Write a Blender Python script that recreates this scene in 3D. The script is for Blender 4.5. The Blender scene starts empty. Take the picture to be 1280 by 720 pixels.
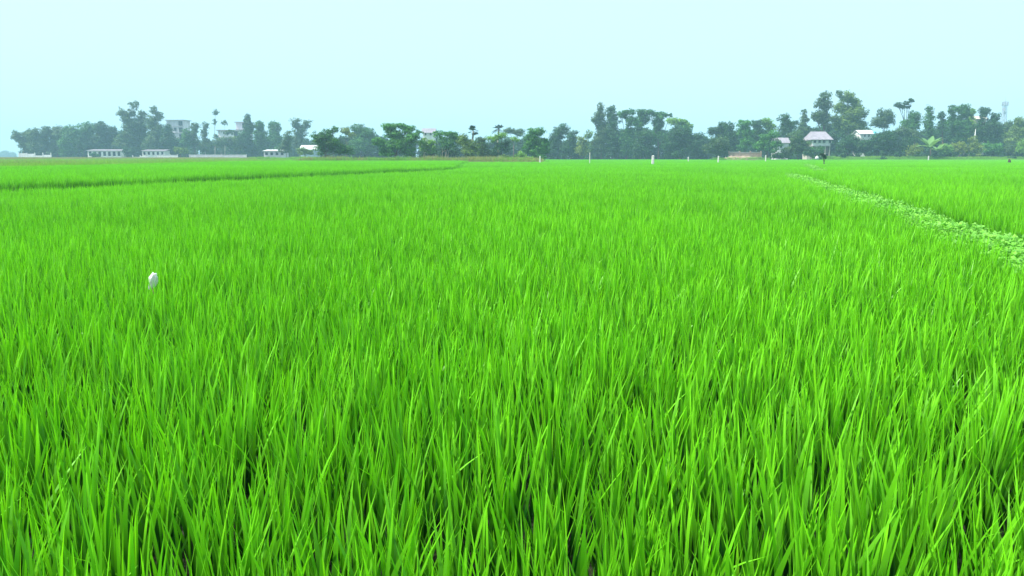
import bpy, math, random
import numpy as np
from mathutils import Vector, Matrix

rng = np.random.default_rng(7)
random.seed(7)
R = math.radians
SC = bpy.context.scene
COL = SC.collection

# ------------------------------------------------------------------ camera
CAM_H = 1.5
F_PX = 1004.0                      # focal length in photograph pixels (1280 wide)
PITCH = math.atan((360 - 195) / F_PX)
cam_d = bpy.data.cameras.new('camera')
cam_d.sensor_width = 36.0
cam_d.lens = 36.0 * F_PX / 1280.0
cam_d.clip_start = 0.05
cam_d.clip_end = 20000
cam = bpy.data.objects.new('camera', cam_d)
cam.location = (0, 0, CAM_H)
cam.rotation_euler = (math.pi / 2 - PITCH, 0, 0)
COL.objects.link(cam)
SC.camera = cam

# ------------------------------------------------------------------ world, sun, exposure
SUN_AZ, SUN_EL = R(-105), R(54)      # azimuth from +Y towards +X
world = bpy.data.worlds.new('World')
SC.world = world
world.use_nodes = True
wn, wl = world.node_tree.nodes, world.node_tree.links
wn.clear()
sky = wn.new('ShaderNodeTexSky')
sky.sky_type = 'NISHITA'
sky.sun_disc = False
sky.sun_elevation = SUN_EL
sky.sun_rotation = SUN_AZ
sky.dust_density = 6.0
sky.air_density = 1.2
veil = wn.new('ShaderNodeMix')      # bright even veil of thin overcast over the clear sky
veil.data_type = 'RGBA'
veil.inputs[0].default_value = 0.86
veil.inputs[7].default_value = (3.15, 4.45, 4.9, 1)
bg = wn.new('ShaderNodeBackground')
bg.inputs['Strength'].default_value = 0.1
wo = wn.new('ShaderNodeOutputWorld')
wl.new(sky.outputs[0], veil.inputs[6])
wl.new(veil.outputs[2], bg.inputs['Color'])
wl.new(bg.outputs[0], wo.inputs['Surface'])

sun_d = bpy.data.lights.new('sun', 'SUN')
sun_d.energy = 3.6
sun_d.angle = R(5)
sun_d.color = (1.0, 0.95, 0.84)
sun = bpy.data.objects.new('sun', sun_d)
sd = Vector((math.sin(SUN_AZ) * math.cos(SUN_EL), math.cos(SUN_AZ) * math.cos(SUN_EL), math.sin(SUN_EL)))
sun.rotation_euler = sd.to_track_quat('Z', 'Y').to_euler()
sun.location = sd * 50
COL.objects.link(sun)

vs = SC.view_settings
vs.view_transform = 'Standard'
vs.look = 'None'
vs.gamma = 1.0
vs.use_curve_mapping = False
vs.exposure = 1.36

SC.render.engine = 'CYCLES'
cy = SC.cycles
cy.max_bounces = 7
cy.diffuse_bounces = 4
cy.glossy_bounces = 2
cy.transmission_bounces = 5
cy.transparent_max_bounces = 4
cy.volume_bounces = 1
cy.sample_clamp_indirect = 6
cy.use_denoising = True

# ------------------------------------------------------------------ helpers
def pix(u, v, d):
    """point seen at photograph pixel (u, v), at ground distance d straight ahead"""
    a, b = (u - 640) / F_PX, (360 - v) / F_PX
    dy = math.cos(PITCH) + b * math.sin(PITCH)
    dz = -math.sin(PITCH) + b * math.cos(PITCH)
    k = d / dy
    return Vector((a * k, d, CAM_H + dz * k))

def px_m(d):
    return d / F_PX * 1.0

def tag(o, label=None, cat=None, group=None, kind=None):
    if label: o['label'] = label
    if cat: o['category'] = cat
    if group: o['group'] = group
    if kind: o['kind'] = kind
    return o

def empty(name, loc, rz=0):
    o = bpy.data.objects.new(name, None)
    o.location = loc
    o.rotation_euler = (0, 0, rz)
    o.empty_display_size = 0.3
    COL.objects.link(o)
    return o

def mesh_obj(name, verts, faces, mat, parent=None, smooth=False, link=True):
    me = bpy.data.meshes.new(name)
    me.from_pydata([tuple(v) for v in verts], [], faces)
    me.update()
    if smooth:
        me.polygons.foreach_set('use_smooth', [True] * len(me.polygons))
    if mat: me.materials.append(mat)
    o = bpy.data.objects.new(name, me)
    if link: COL.objects.link(o)
    if parent is not None: o.parent = parent
    return o

class MB:
    def __init__(s): s.v, s.f = [], []
    def box(s, x0, x1, y0, y1, z0, z1):
        n = len(s.v)
        s.v += [(x0, y0, z0), (x1, y0, z0), (x1, y1, z0), (x0, y1, z0), (x0, y0, z1), (x1, y0, z1), (x1, y1, z1), (x0, y1, z1)]
        s.f += [tuple(n + i for i in q) for q in ((3, 2, 1, 0), (4, 5, 6, 7), (0, 1, 5, 4), (1, 2, 6, 5), (2, 3, 7, 6), (3, 0, 4, 7))]
        return s
    def tube(s, pts, rad, sides=6, cap=True):
        n0 = len(s.v)
        pts = [Vector(p) for p in pts]
        for i, p in enumerate(pts):
            t = (pts[min(i + 1, len(pts) - 1)] - pts[max(i - 1, 0)]).normalized()
            a = Vector((1, 0, 0)) if abs(t.x) < 0.8 else Vector((0, 1, 0))
            b = t.cross(a).normalized(); c = t.cross(b)
            for k in range(sides):
                an = 2 * math.pi * k / sides
                s.v.append(tuple(p + (b * math.cos(an) + c * math.sin(an)) * rad[i]))
        for i in range(len(pts) - 1):
            for k in range(sides):
                k2 = (k + 1) % sides
                s.f.append((n0 + i * sides + k, n0 + i * sides + k2, n0 + (i + 1) * sides + k2, n0 + (i + 1) * sides + k))
        if cap:
            s.f.append(tuple(n0 + k for k in range(sides))[::-1])
            s.f.append(tuple(n0 + (len(pts) - 1) * sides + k for k in range(sides)))
        return s
    def build(s, name, mat, parent=None, smooth=False):
        return mesh_obj(name, s.v, s.f, mat, parent, smooth)

def big_mesh(name, V, Q, mat, rnd=None, t=None, link=True, parent=None, smooth=True):
    """numpy mesh of quads, per-vertex attributes rnd and t"""
    me = bpy.data.meshes.new(name)
    V = np.asarray(V, np.float32); Q = np.asarray(Q, np.int32)
    me.vertices.add(len(V)); me.vertices.foreach_set('co', V.ravel())
    me.loops.add(Q.size); me.loops.foreach_set('vertex_index', Q.ravel())
    me.polygons.add(len(Q)); k = Q.shape[1]
    me.polygons.foreach_set('loop_start', np.arange(0, Q.size, k, dtype=np.int32))
    me.update(calc_edges=True)
    if smooth: me.polygons.foreach_set('use_smooth', np.ones(len(Q), bool))
    for nm, arr in (('rnd', rnd), ('t', t)):
        if arr is not None:
            at = me.attributes.new(nm, 'FLOAT', 'POINT')
            at.data.foreach_set('value', np.asarray(arr, np.float32))
    me.materials.append(mat)
    o = bpy.data.objects.new(name, me)
    if link: COL.objects.link(o)
    if parent is not None: o.parent = parent
    return o

# ------------------------------------------------------------------ materials
def mat_new(name):
    m = bpy.data.materials.new(name); m.use_nodes = True
    nt = m.node_tree; nt.nodes.clear()
    out = nt.nodes.new('ShaderNodeOutputMaterial')
    return m, nt, out

def attr(nt, name):
    a = nt.nodes.new('ShaderNodeAttribute'); a.attribute_name = name
    return a.outputs['Fac']

def ramp(nt, fac, stops):
    r = nt.nodes.new('ShaderNodeValToRGB')
    e = r.color_ramp.elements
    while len(e) < len(stops): e.new(0.5)
    for i, (p, c) in enumerate(stops):
        e[i].position = p; e[i].color = (*c, 1)
    nt.links.new(fac, r.inputs[0])
    return r.outputs[0]

def mixc(nt, a, b, fac, mode='MIX'):
    m = nt.nodes.new('ShaderNodeMix'); m.data_type = 'RGBA'; m.blend_type = mode
    for s, val in ((m.inputs[0], fac), (m.inputs[6], a), (m.inputs[7], b)):
        if hasattr(val, 'is_linked') or hasattr(val, 'node'): nt.links.new(val, s)
        elif isinstance(val, (int, float)): s.default_value = val
        else: s.default_value = (*val, 1)
    return m.outputs[2]

def noise(nt, scale, detail=3, coord='pos', rough=0.5):
    n = nt.nodes.new('ShaderNodeTexNoise')
    n.inputs['Scale'].default_value = scale; n.inputs['Detail'].default_value = detail
    n.inputs['Roughness'].default_value = rough
    if coord == 'pos':
        g = nt.nodes.new('ShaderNodeNewGeometry'); nt.links.new(g.outputs['Position'], n.inputs['Vector'])
    else:
        g = nt.nodes.new('ShaderNodeTexCoord'); nt.links.new(g.outputs['Object'], n.inputs['Vector'])
    return n.outputs['Fac']

def leaf_mat(name, base, tip, trans=0.45, tcol=None, var=0.35, rough=0.5, patch=0.06, spec=0.25):
    """thin leaf: reflects and lets light through; colour runs base to tip and varies leaf by leaf"""
    m, nt, out = mat_new(name)
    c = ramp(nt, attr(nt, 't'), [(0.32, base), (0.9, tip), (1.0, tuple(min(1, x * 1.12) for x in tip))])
    r = ramp(nt, attr(nt, 'rnd'), [(0.0, (1 - var,) * 3), (0.8, (1 + var * 0.55, 1 + var * 0.4, 1.0)), (1.0, (1 + var * 1.3, 1 + var * 0.6, 1.0))])
    c = mixc(nt, c, r, 1.0, 'MULTIPLY')
    p = ramp(nt, noise(nt, patch, 3), [(0.3, (0.84, 0.88, 0.9)), (0.7, (1.1, 1.06, 1.0))])
    c = mixc(nt, c, p, 1.0, 'MULTIPLY')
    b = nt.nodes.new('ShaderNodeBsdfPrincipled')
    b.inputs['Roughness'].default_value = rough
    b.inputs['Specular IOR Level'].default_value = spec
    nt.links.new(c, b.inputs['Base Color'])
    tr = nt.nodes.new('ShaderNodeBsdfTranslucent')
    tc = mixc(nt, c, tcol or (1.5, 1.35, 0.7), 1.0, 'MULTIPLY')
    nt.links.new(tc, tr.inputs['Color'])
    mx = nt.nodes.new('ShaderNodeMixShader'); mx.inputs[0].default_value = trans
    nt.links.new(b.outputs[0], mx.inputs[1]); nt.links.new(tr.outputs[0], mx.inputs[2])
    nt.links.new(mx.outputs[0], out.inputs['Surface'])
    return m

def solid_mat(name, col, rough=0.8, var=0.25, scale=0.6, coord='obj', spec=0.3, bump=0.0, bscale=8):
    m, nt, out = mat_new(name)
    lo = tuple(x * (1 - var) for x in col); hi = tuple(min(1, x * (1 + var * 0.6)) for x in col)
    c = ramp(nt, noise(nt, scale, 5, coord, 0.6), [(0.3, lo), (0.7, hi)])
    b = nt.nodes.new('ShaderNodeBsdfPrincipled')
    b.inputs['Roughness'].default_value = rough
    b.inputs['Specular IOR Level'].default_value = spec
    nt.links.new(c, b.inputs['Base Color'])
    if bump:
        bp = nt.nodes.new('ShaderNodeBump'); bp.inputs['Strength'].default_value = bump
        nt.links.new(noise(nt, bscale, 4, coord), bp.inputs['Height']); nt.links.new(bp.outputs[0], b.inputs['Normal'])
    nt.links.new(b.outputs[0], out.inputs['Surface'])
    return m

M = {}
M['rice'] = leaf_mat('rice_leaf', (0.006, 0.085, 0.005), (0.160, 0.56, 0.014), trans=0.34, tcol=(1.3, 1.35, 0.6), var=0.36, rough=0.42, patch=0.11, spec=0.32)  # base darkened well below the tip: shade deep between the blades, put into the colour
M['weed'] = leaf_mat('weed_leaf', (0.13, 0.42, 0.05), (0.22, 0.55, 0.10), trans=0.35, tcol=(1.2, 1.2, 0.7), var=0.3, patch=0.5)
M['straw'] = leaf_mat('dry_grass_leaf', (0.20, 0.25, 0.08), (0.28, 0.32, 0.12), trans=0.3, tcol=(1.1, 1.1, 0.8), var=0.4, patch=0.2)
M['meadow'] = leaf_mat('meadow_leaf', (0.11, 0.32, 0.03), (0.22, 0.45, 0.06), trans=0.35, tcol=(1.2, 1.2, 0.7), var=0.35, patch=0.08)
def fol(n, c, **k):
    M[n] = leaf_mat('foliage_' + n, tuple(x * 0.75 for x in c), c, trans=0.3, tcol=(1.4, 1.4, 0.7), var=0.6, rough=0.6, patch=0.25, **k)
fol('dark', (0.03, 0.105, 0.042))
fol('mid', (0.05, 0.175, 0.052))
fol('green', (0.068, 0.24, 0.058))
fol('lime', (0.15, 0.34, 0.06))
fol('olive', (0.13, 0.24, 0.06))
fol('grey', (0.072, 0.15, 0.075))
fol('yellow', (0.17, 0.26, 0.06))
M['bark'] = solid_mat('bark', (0.10, 0.08, 0.06), 0.9, 0.35, 2.0)
M['palebark'] = solid_mat('pale_bark', (0.30, 0.27, 0.23), 0.9, 0.3, 2.0)
M['soil'] = solid_mat('wet_soil', (0.018, 0.022, 0.010), 0.9, 0.4, 1.2, 'pos', bump=0.4)
M['earth'] = solid_mat('dry_earth', (0.25, 0.19, 0.14), 0.95, 0.35, 0.7, 'pos', bump=0.4, bscale=3)
M['bank'] = solid_mat('grassy_earth', (0.10, 0.16, 0.04), 0.95, 0.45, 2.5, 'pos', bump=0.5)
M['ground'] = solid_mat('field_ground', (0.06, 0.11, 0.025), 0.95, 0.4, 0.08, 'pos')
M['white'] = solid_mat('whitewash', (0.74, 0.73, 0.74), 0.8, 0.25, 0.8)
M['lav'] = solid_mat('pale_plaster', (0.60, 0.56, 0.62), 0.85, 0.25, 0.6)
M['cream'] = solid_mat('cream_plaster', (0.44, 0.41, 0.36), 0.85, 0.25, 0.6)
M['blue'] = solid_mat('pale_blue_plaster', (0.42, 0.52, 0.66), 0.85, 0.25, 0.8)
M['tin'] = solid_mat('weathered_tin', (0.26, 0.24, 0.29), 0.5, 0.25, 1.4)
M['whitetin'] = solid_mat('white_tin', (0.5, 0.52, 0.53), 0.5, 0.12, 1.4)
M['cyan'] = solid_mat('turquoise_paint', (0.12, 0.58, 0.62), 0.6, 0.2, 1.0)
M['rust'] = solid_mat('brown_plaster', (0.24, 0.19, 0.17), 0.85, 0.35, 1.0)
M['brick'] = solid_mat('faded_brick', (0.45, 0.30, 0.26), 0.9, 0.3, 1.5)
M['concrete'] = solid_mat('concrete', (0.62, 0.62, 0.58), 0.85, 0.2, 4.0, bump=0.2, bscale=20)
M['greyconc'] = solid_mat('grey_concrete', (0.34, 0.34, 0.36), 0.9, 0.25, 0.6)
M['steel'] = solid_mat('galvanised_steel', (0.24, 0.23, 0.27), 0.5, 0.15, 1.0)
M['stump'] = solid_mat('dark_wood', (0.05, 0.04, 0.03), 0.9, 0.3, 5)
M['stick'] = solid_mat('bamboo_stick', (0.36, 0.30, 0.12), 0.7, 0.3, 30)
def glass_mat():
    m, nt, out = mat_new('dark_window')
    b = nt.nodes.new('ShaderNodeBsdfPrincipled')
    b.inputs['Base Color'].default_value = (0.03, 0.035, 0.04, 1); b.inputs['Roughness'].default_value = 0.25
    nt.links.new(b.outputs[0], out.inputs['Surface']); return m
M['window'] = glass_mat()
def plastic_mat():
    m, nt, out = mat_new('white_plastic')
    b = nt.nodes.new('ShaderNodeBsdfPrincipled')
    b.inputs['Roughness'].default_value = 0.4
    c = ramp(nt, noise(nt, 30, 3, 'obj'), [(0.3, (0.72, 0.74, 0.74)), (0.7, (0.86, 0.86, 0.86))])
    nt.links.new(c, b.inputs['Base Color'])
    tr = nt.nodes.new('ShaderNodeBsdfTranslucent'); tr.inputs['Color'].default_value = (0.85, 0.85, 0.85, 1)
    mx = nt.nodes.new('ShaderNodeMixShader'); mx.inputs[0].default_value = 0.3
    nt.links.new(b.outputs[0], mx.inputs[1]); nt.links.new(tr.outputs[0], mx.inputs[2])
    nt.links.new(mx.outputs[0], out.inputs['Surface']); return m
M['plastic'] = plastic_mat()

# ------------------------------------------------------------------ the setting: ground, beds, bunds
def bund_s(x, y):                    # signed distance right of the bund line
    return (x - 3.5 - 0.268 * y) / 1.0353
def dyke_s(x, y):                    # signed distance right of the raised paddy's edge
    return (x + 16 - (y - 25) * 0.294) / 1.0423
BED_H = 0.21

# ground: a sheet, gently uneven, reaching to the horizon
gx = np.concatenate([np.linspace(-1400, -60, 14), np.linspace(-50, 50, 26), np.linspace(60, 1400, 14)])
gy = np.concatenate([np.linspace(-250, -10, 6), np.linspace(-4, 90, 48), np.linspace(100, 1700, 20)])
gv = [(x, y, 0.012 * math.sin(x * 1.7 + y) * math.cos(y * 1.3)) for y in gy for x in gx]
nx = len(gx)
gf = [(j * nx + i, j * nx + i + 1, (j + 1) * nx + i + 1, (j + 1) * nx + i) for j in range(len(gy) - 1) for i in range(nx - 1)]
tag(mesh_obj('ground', gv, gf, M['ground'], smooth=True), kind='structure')

# wet soil under the near rice
sv = [(-60, -3, 0.02), (60, -3, 0.02), (60, 128, 0.02), (-60, 128, 0.02)]
tag(mesh_obj('paddy_soil', sv, [(0, 1, 2, 3)], M['soil']), kind='structure')

# raised paddy bed beyond the dyke on one side
def bed_edge(y, off):
    return -16 + (y - 25) * 0.294 + off * 1.0423
ys = np.linspace(-3, 62, 40)
bv, bf = [], []
for y in ys:
    w = 0.08 * math.sin(y * 1.9) + 0.05 * math.sin(y * 4.3)
    for off, z in ((-0.15, 0.0), (-0.42, BED_H * 0.8), (-0.65, BED_H), (-4, BED_H), (-30, BED_H), (-160, BED_H)):
        bv.append((bed_edge(y, off + w * (off > -1)), y, z + 0.025))
for j in range(len(ys) - 1):
    for i in range(5):
        a = j * 6 + i; bf.append((a + 1, a, a + 6, a + 7))
tag(mesh_obj('paddy_bed', bv, bf, M['bank'], smooth=True), kind='structure')
# bed continues to the back
bv = [(bed_edge(62, -0.65), 62, BED_H + .025), (-4.2, 66, BED_H + .02), (-8, 132, BED_H + .02), (-110, 330, BED_H), (-330, 330, BED_H), (-160, 62, BED_H + .025)]
tag(mesh_obj('paddy_bed', bv, [(0, 1, 2, 3, 4, 5)], M['bank']), kind='structure')

def ridge(name, pts, width, height, mat, seed):
    r = np.random.default_rng(seed)
    V, Fc = [], []
    prof = [(-1.25, -0.06), (-0.85, 0.55), (-0.35, 0.97), (0.0, 1.0), (0.4, 0.95), (0.9, 0.5), (1.25, -0.06)]
    n = len(pts)
    for j, p in enumerate(pts):
        a = Vector(pts[max(0, j - 1)]); b = Vector(pts[min(n - 1, j + 1)])
        t = (b - a).normalized(); side = Vector((t.y, -t.x, 0))
        w = width * (1 + 0.25 * r.standard_normal() * 0.5); h = height * (1 + 0.12 * r.standard_normal())
        sh = 0.06 * r.standard_normal()
        for (o, z) in prof:
            q = Vector(p) + side * (o * w * 0.5 + sh)
            V.append((q.x, q.y, z * h))
    for j in range(n - 1):
        for i in range(len(prof) - 1):
            k = j * len(prof) + i
            Fc.append((k, k + 1, k + 8, k + 7))
    return tag(mesh_obj(name, V, Fc, mat, smooth=True), kind='structure')

bund_pts = [(3.5 + 0.268 * y, y, 0) for y in np.arange(0.5, 47, 0.35)]
ridge('bund', bund_pts, 0.45, 0.27, M['bank'], 1)
bund2_pts = [(20 + (y - 52) * 0.335, y, 0) for y in np.arange(58, 98, 0.8)]
ridge('bund', bund2_pts, 0.45, 0.36, M['bank'], 2)

# earth bank along the foot of the trees in the middle distance and the bare mound by the brick wall
def mound(name, u0, u1, d, top, depth, mat, seed, n=40):
    r = np.random.default_rng(seed)
    V, Fc = [], []
    x0, x1 = pix(u0, 200, d).x, pix(u1, 200, d).x
    prof = [(-0.5, -0.05), (-0.35, 0.5), (-0.15, 0.85), (0.0, 1.0), (0.2, 0.9), (0.4, 0.4), (0.5, -0.05)]
    for j in range(n):
        f = j / (n - 1)
        env = min(1, f * 6, (1 - f) * 6) ** 0.7
        h = top * env * (0.85 + 0.12 * math.sin(f * 9 + seed) + 0.06 * r.standard_normal())
        for (o, z) in prof:
            V.append((x0 + (x1 - x0) * f, d + o * depth + 0.25 * r.standard_normal(), z * max(h, 0.02)))
    for j in range(n - 1):
        for i in range(6):
            k = j * 7 + i; Fc.append((k + 7, k + 8, k + 1, k))
    return tag(mesh_obj(name, V, Fc, mat, smooth=True), kind='structure')
mound('earth_bank', 380, 665, 138, 0.75, 5, M['earth'], 3, 60)
mound('earth_bank', 900, 954, 196, 1.7, 7, M['earth'], 4, 24)
mound('grass_bank', 1035, 1300, 212, 1.0, 5, M['bank'], 5, 50)
mound('grass_bank', 318, 402, 200, 0.9, 5, M['bank'], 6, 30)

# ------------------------------------------------------------------ scatter of grass-like plants (stuff)
def blades(n, area, hmin, hmax, wmin, wmax, seg, lean, droop, base_r, z0=0.0, tuft=1, r=None, vfold=False):
    """n blades in `tuft` clumps spread over a square of side `area`"""
    r = r or rng
    cx = (r.random(tuft) - 0.5) * area; cy_ = (r.random(tuft) - 0.5) * area
    if tuft == 1: cx[:] = 0; cy_[:] = 0
    th = r.uniform(0.86, 1.08, tuft)
    k = r.integers(0, tuft, n)
    az = r.random(n) * 2 * np.pi
    rad = base_r * np.sqrt(r.random(n))
    px = cx[k] + rad * np.cos(az); py = cy_[k] + rad * np.sin(az)
    L = r.uniform(hmin, hmax, n) * th[k]
    W = r.uniform(wmin, wmax, n) * 0.5
    az2 = az + r.normal(0, 0.7, n)
    a0 = np.abs(r.normal(0, lean, n)) * (0.35 + rad / base_r * 0.8)
    dr = np.abs(r.normal(0, droop, n)) + 0.05
    twist = az2 + np.pi / 2 + r.normal(0, 0.7, n)
    S = seg + 1
    t = np.linspace(0, 1, S)
    V = np.zeros((n, S, 2, 3), np.float32)
    x = px.copy(); y = py.copy(); z = np.full(n, z0)
    ds = (L - z0) / seg
    for i in range(S):
        w = W * (min(1.0, 0.55 + 1.6 * t[i]) * (1 - t[i] ** 2.4) + 0.03)
        tw = twist + 0.5 * t[i]
        dx, dy = np.cos(tw) * w, np.sin(tw) * w
        V[:, i, 0] = np.stack([x - dx, y - dy, z], 1)
        V[:, i, 1] = np.stack([x + dx, y + dy, z], 1)
        ang = a0 + dr * t[i] ** 1.6
        x = x + np.sin(ang) * np.cos(az2) * ds
        y = y + np.sin(ang) * np.sin(az2) * ds
        z = z + np.cos(ang) * ds
    idx = (np.arange(n)[:, None] * S * 2 + np.arange(seg)[None] * 2)
    Q = np.stack([idx, idx + 1, idx + 3, idx + 2], -1).reshape(-1, 4)
    rn = np.repeat(r.random(n), S * 2)
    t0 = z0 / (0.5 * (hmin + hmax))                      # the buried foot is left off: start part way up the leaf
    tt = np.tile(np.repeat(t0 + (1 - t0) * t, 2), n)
    return V.reshape(-1, 3), Q, rn, tt

def leaflets(n, area, hmax, size, r):
    """low broad leaves of creeping weeds over a small square"""
    px = (r.random(n) - .5) * area; py = (r.random(n) - .5) * area
    z = hmax * (r.random(n) ** 0.6)
    s = size * r.uniform(0.5, 1.2, n)
    az = r.random(n) * 2 * np.pi; el = r.normal(0.2, 0.45, n)
    a = np.stack([np.cos(az) * np.cos(el), np.sin(az) * np.cos(el), np.sin(el)], 1)
    b = np.stack([-np.sin(az), np.cos(az), r.normal(0, .3, n)], 1)
    p = np.stack([px, py, z], 1)
    V = np.stack([p, p + a * s[:, None] * .5 + b * s[:, None] * .38, p + a * s[:, None], p + a * s[:, None] * .5 - b * s[:, None] * .38], 1).reshape(-1, 3)
    Q = np.arange(n * 4).reshape(-1, 4)
    return V, Q, np.repeat(r.random(n), 4), np.tile([0, .6, 1, .6], n)

def proto_collection(name, makers, mat):
    c = bpy.data.collections.new(name)
    for i, mk in enumerate(makers):
        V, Q, rn, tt = mk(np.random.default_rng(100 + i * 13 + len(name)))
        o = big_mesh('%s_%02d' % (name, i), V, Q, mat, rn, tt, link=False)
        c.objects.link(o)
    return c

def scatter(name, pts, idx, rot, scl, coll, label, cat):
    me = bpy.data.meshes.new(name)
    me.vertices.add(len(pts)); me.vertices.foreach_set('co', np.asarray(pts, np.float32).ravel())
    a = me.attributes.new('pick', 'INT', 'POINT'); a.data.foreach_set('value', np.asarray(idx, np.int32))
    a = me.attributes.new('turn', 'FLOAT_VECTOR', 'POINT'); a.data.foreach_set('vector', np.asarray(rot, np.float32).ravel())
    a = me.attributes.new('size', 'FLOAT_VECTOR', 'POINT'); a.data.foreach_set('vector', np.asarray(scl, np.float32).ravel())
    o = bpy.data.objects.new(name, me); COL.objects.link(o)
    ng = bpy.data.node_groups.new(name + '_scatter', 'GeometryNodeTree')
    ng.interface.new_socket('Geometry', in_out='INPUT', socket_type='NodeSocketGeometry')
    ng.interface.new_socket('Geometry', in_out='OUTPUT', socket_type='NodeSocketGeometry')
    N, L = ng.nodes, ng.links
    gi, go = N.new('NodeGroupInput'), N.new('NodeGroupOutput')
    iop = N.new('GeometryNodeInstanceOnPoints'); iop.inputs['Pick Instance'].default_value = True
    ci = N.new('GeometryNodeCollectionInfo'); ci.inputs['Collection'].default_value = coll
    ci.inputs['Separate Children'].default_value = True; ci.inputs['Reset Children'].default_value = True
    def na(nm, dt):
        q = N.new('GeometryNodeInputNamedAttribute'); q.data_type = dt; q.inputs['Name'].default_value = nm
        return [s for s in q.outputs if s.enabled and s.name == 'Attribute'][0]
    e2r = N.new('FunctionNodeEulerToRotation')
    L.new(gi.outputs[0], iop.inputs['Points']); L.new(ci.outputs[0], iop.inputs['Instance'])
    L.new(na('pick', 'INT'), iop.inputs['Instance Index'])
    L.new(na('turn', 'FLOAT_VECTOR'), e2r.inputs[0]); L.new(e2r.outputs[0], iop.inputs['Rotation'])
    L.new(na('size', 'FLOAT_VECTOR'), iop.inputs['Scale'])
    L.new(iop.outputs[0], go.inputs[0])
    md = o.modifiers.new('scatter', 'NODES'); md.node_group = ng
    return tag(o, label, cat, kind='stuff')

def vnoise(x, y, s, seed):
    """smooth value noise, 0..1"""
    r = np.random.default_rng(seed); T = r.random((64, 64))
    X, Y = x * s + 1000.3, y * s + 1000.7
    i, j = np.floor(X).astype(int), np.floor(Y).astype(int)
    fx, fy = X - i, Y - j; fx = fx * fx * (3 - 2 * fx); fy = fy * fy * (3 - 2 * fy)
    g = lambda a, b: T[a % 64, b % 64]
    return (g(i, j) * (1 - fx) + g(i + 1, j) * fx) * (1 - fy) + (g(i, j + 1) * (1 - fx) + g(i + 1, j + 1) * fx) * fy

NEAR, MIDF, FARP = 10, 8, 8
def mk_near(r): return blades(20, 0, 0.28, 0.56, 0.009, 0.023, 6, 0.21, 0.20, 0.065, 0.03, 1, r)
def mk_mid(r): return blades(20, 0, 0.32, 0.58, 0.012, 0.020, 3, 0.17, 0.30, 0.065, 0.12, 1, r)
def mk_far(r): return blades(1500, 2.0, 0.38, 0.60, 0.018, 0.03, 2, 0.18, 0.3, 0.08, 0.2, 100, r)
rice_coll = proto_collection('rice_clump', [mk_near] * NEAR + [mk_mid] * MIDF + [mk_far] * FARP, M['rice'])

def jgrid(x0, x1, y0, y1, step, jit=0.45):
    X, Y = np.meshgrid(np.arange(x0, x1, step), np.arange(y0, y1, step))
    X = X.ravel() + rng.uniform(-jit, jit, X.size) * step
    Y = Y.ravel() + rng.uniform(-jit, jit, Y.size) * step
    return X, Y

TUFT_END, NEAR_END = 64.0, 14.0
cand = []
X, Y = jgrid(-14, 14, 0.75, NEAR_END, 0.152); k = np.abs(X) < 0.74 * Y + 2.2; cand.append((X[k], Y[k], 0))
X, Y = jgrid(-52, 52, NEAR_END, TUFT_END, 0.2); k = np.abs(X) < 0.72 * Y + 3; cand.append((X[k], Y[k], 1))
X, Y = jgrid(-190, 190, TUFT_END, 226, 1.45, 0.2); k = np.abs(X) < 0.72 * Y + 4; cand.append((X[k], Y[k], 2))
CX = np.concatenate([c[0] for c in cand]); CY = np.concatenate([c[1] for c in cand])
CL = np.concatenate([np.full(len(c[0]), c[2]) for c in cand])

S_b, S_d = bund_s(CX, CY), dyke_s(CX, CY)
wob = 0.12 * np.sin(CY * 2.1) + 0.1 * np.sin(CY * 0.83 + 1)
main = (S_d > 0.10 + wob * .5) | (CY > 63)
left = (S_d < -0.62 + wob * .5) & (CY < 62)
right = (S_b > 0.62 + wob * .6) & (CY < 49)
main &= ((S_b < -0.30 + wob * .4) | (CY > 50.2)) & ~left
# beyond the near fields everything runs together, cut by narrow cross gaps
leftback = (CY >= 62) & (CX < -5.2 - (CY - 62) * 0.04)
main &= ~leftback
s2 = (CX - 20 - (CY - 52) * 0.335) / 1.055
gap2 = (np.abs(s2 - 0.1) < 0.55) & (CY > 57) & (CY < 99)
cross = (np.abs(CY - 97.5 - 0.03 * CX) < 1.5) & (CX > 4) & (CX < 27)
cross2 = (CY > 48.6) & (CY < 50.2) & (CX > 12.8) & (CX < 18)
notfar = np.where(CX < -0.02 * CY, CY < 131, True)                     # trees and bank stand here
notfar &= ~((CX > -36) & (CX < 6) & (CY > 131) & (CX > -0.25 * CY) & (CX < 0.035 * CY + 0.5))
mainfar = np.where(CL == 2, notfar | (CX > 0.03 * CY), True)
main &= mainfar & ~gap2 & ~cross & ~cross2 & ~right
right &= ~gap2
# raised bed at the back: rice up to about 175 m, then pasture
past = np.interp(640 + 1004 * CX / CY, [0, 130, 300, 390], [64, 76, 112, 165]) + 5 * np.sin(CX * 0.19) + 3 * np.sin(CX * .53)
leftback &= (CY < past) & ((CX < -0.262 * CY) | (CY < 130))

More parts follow.
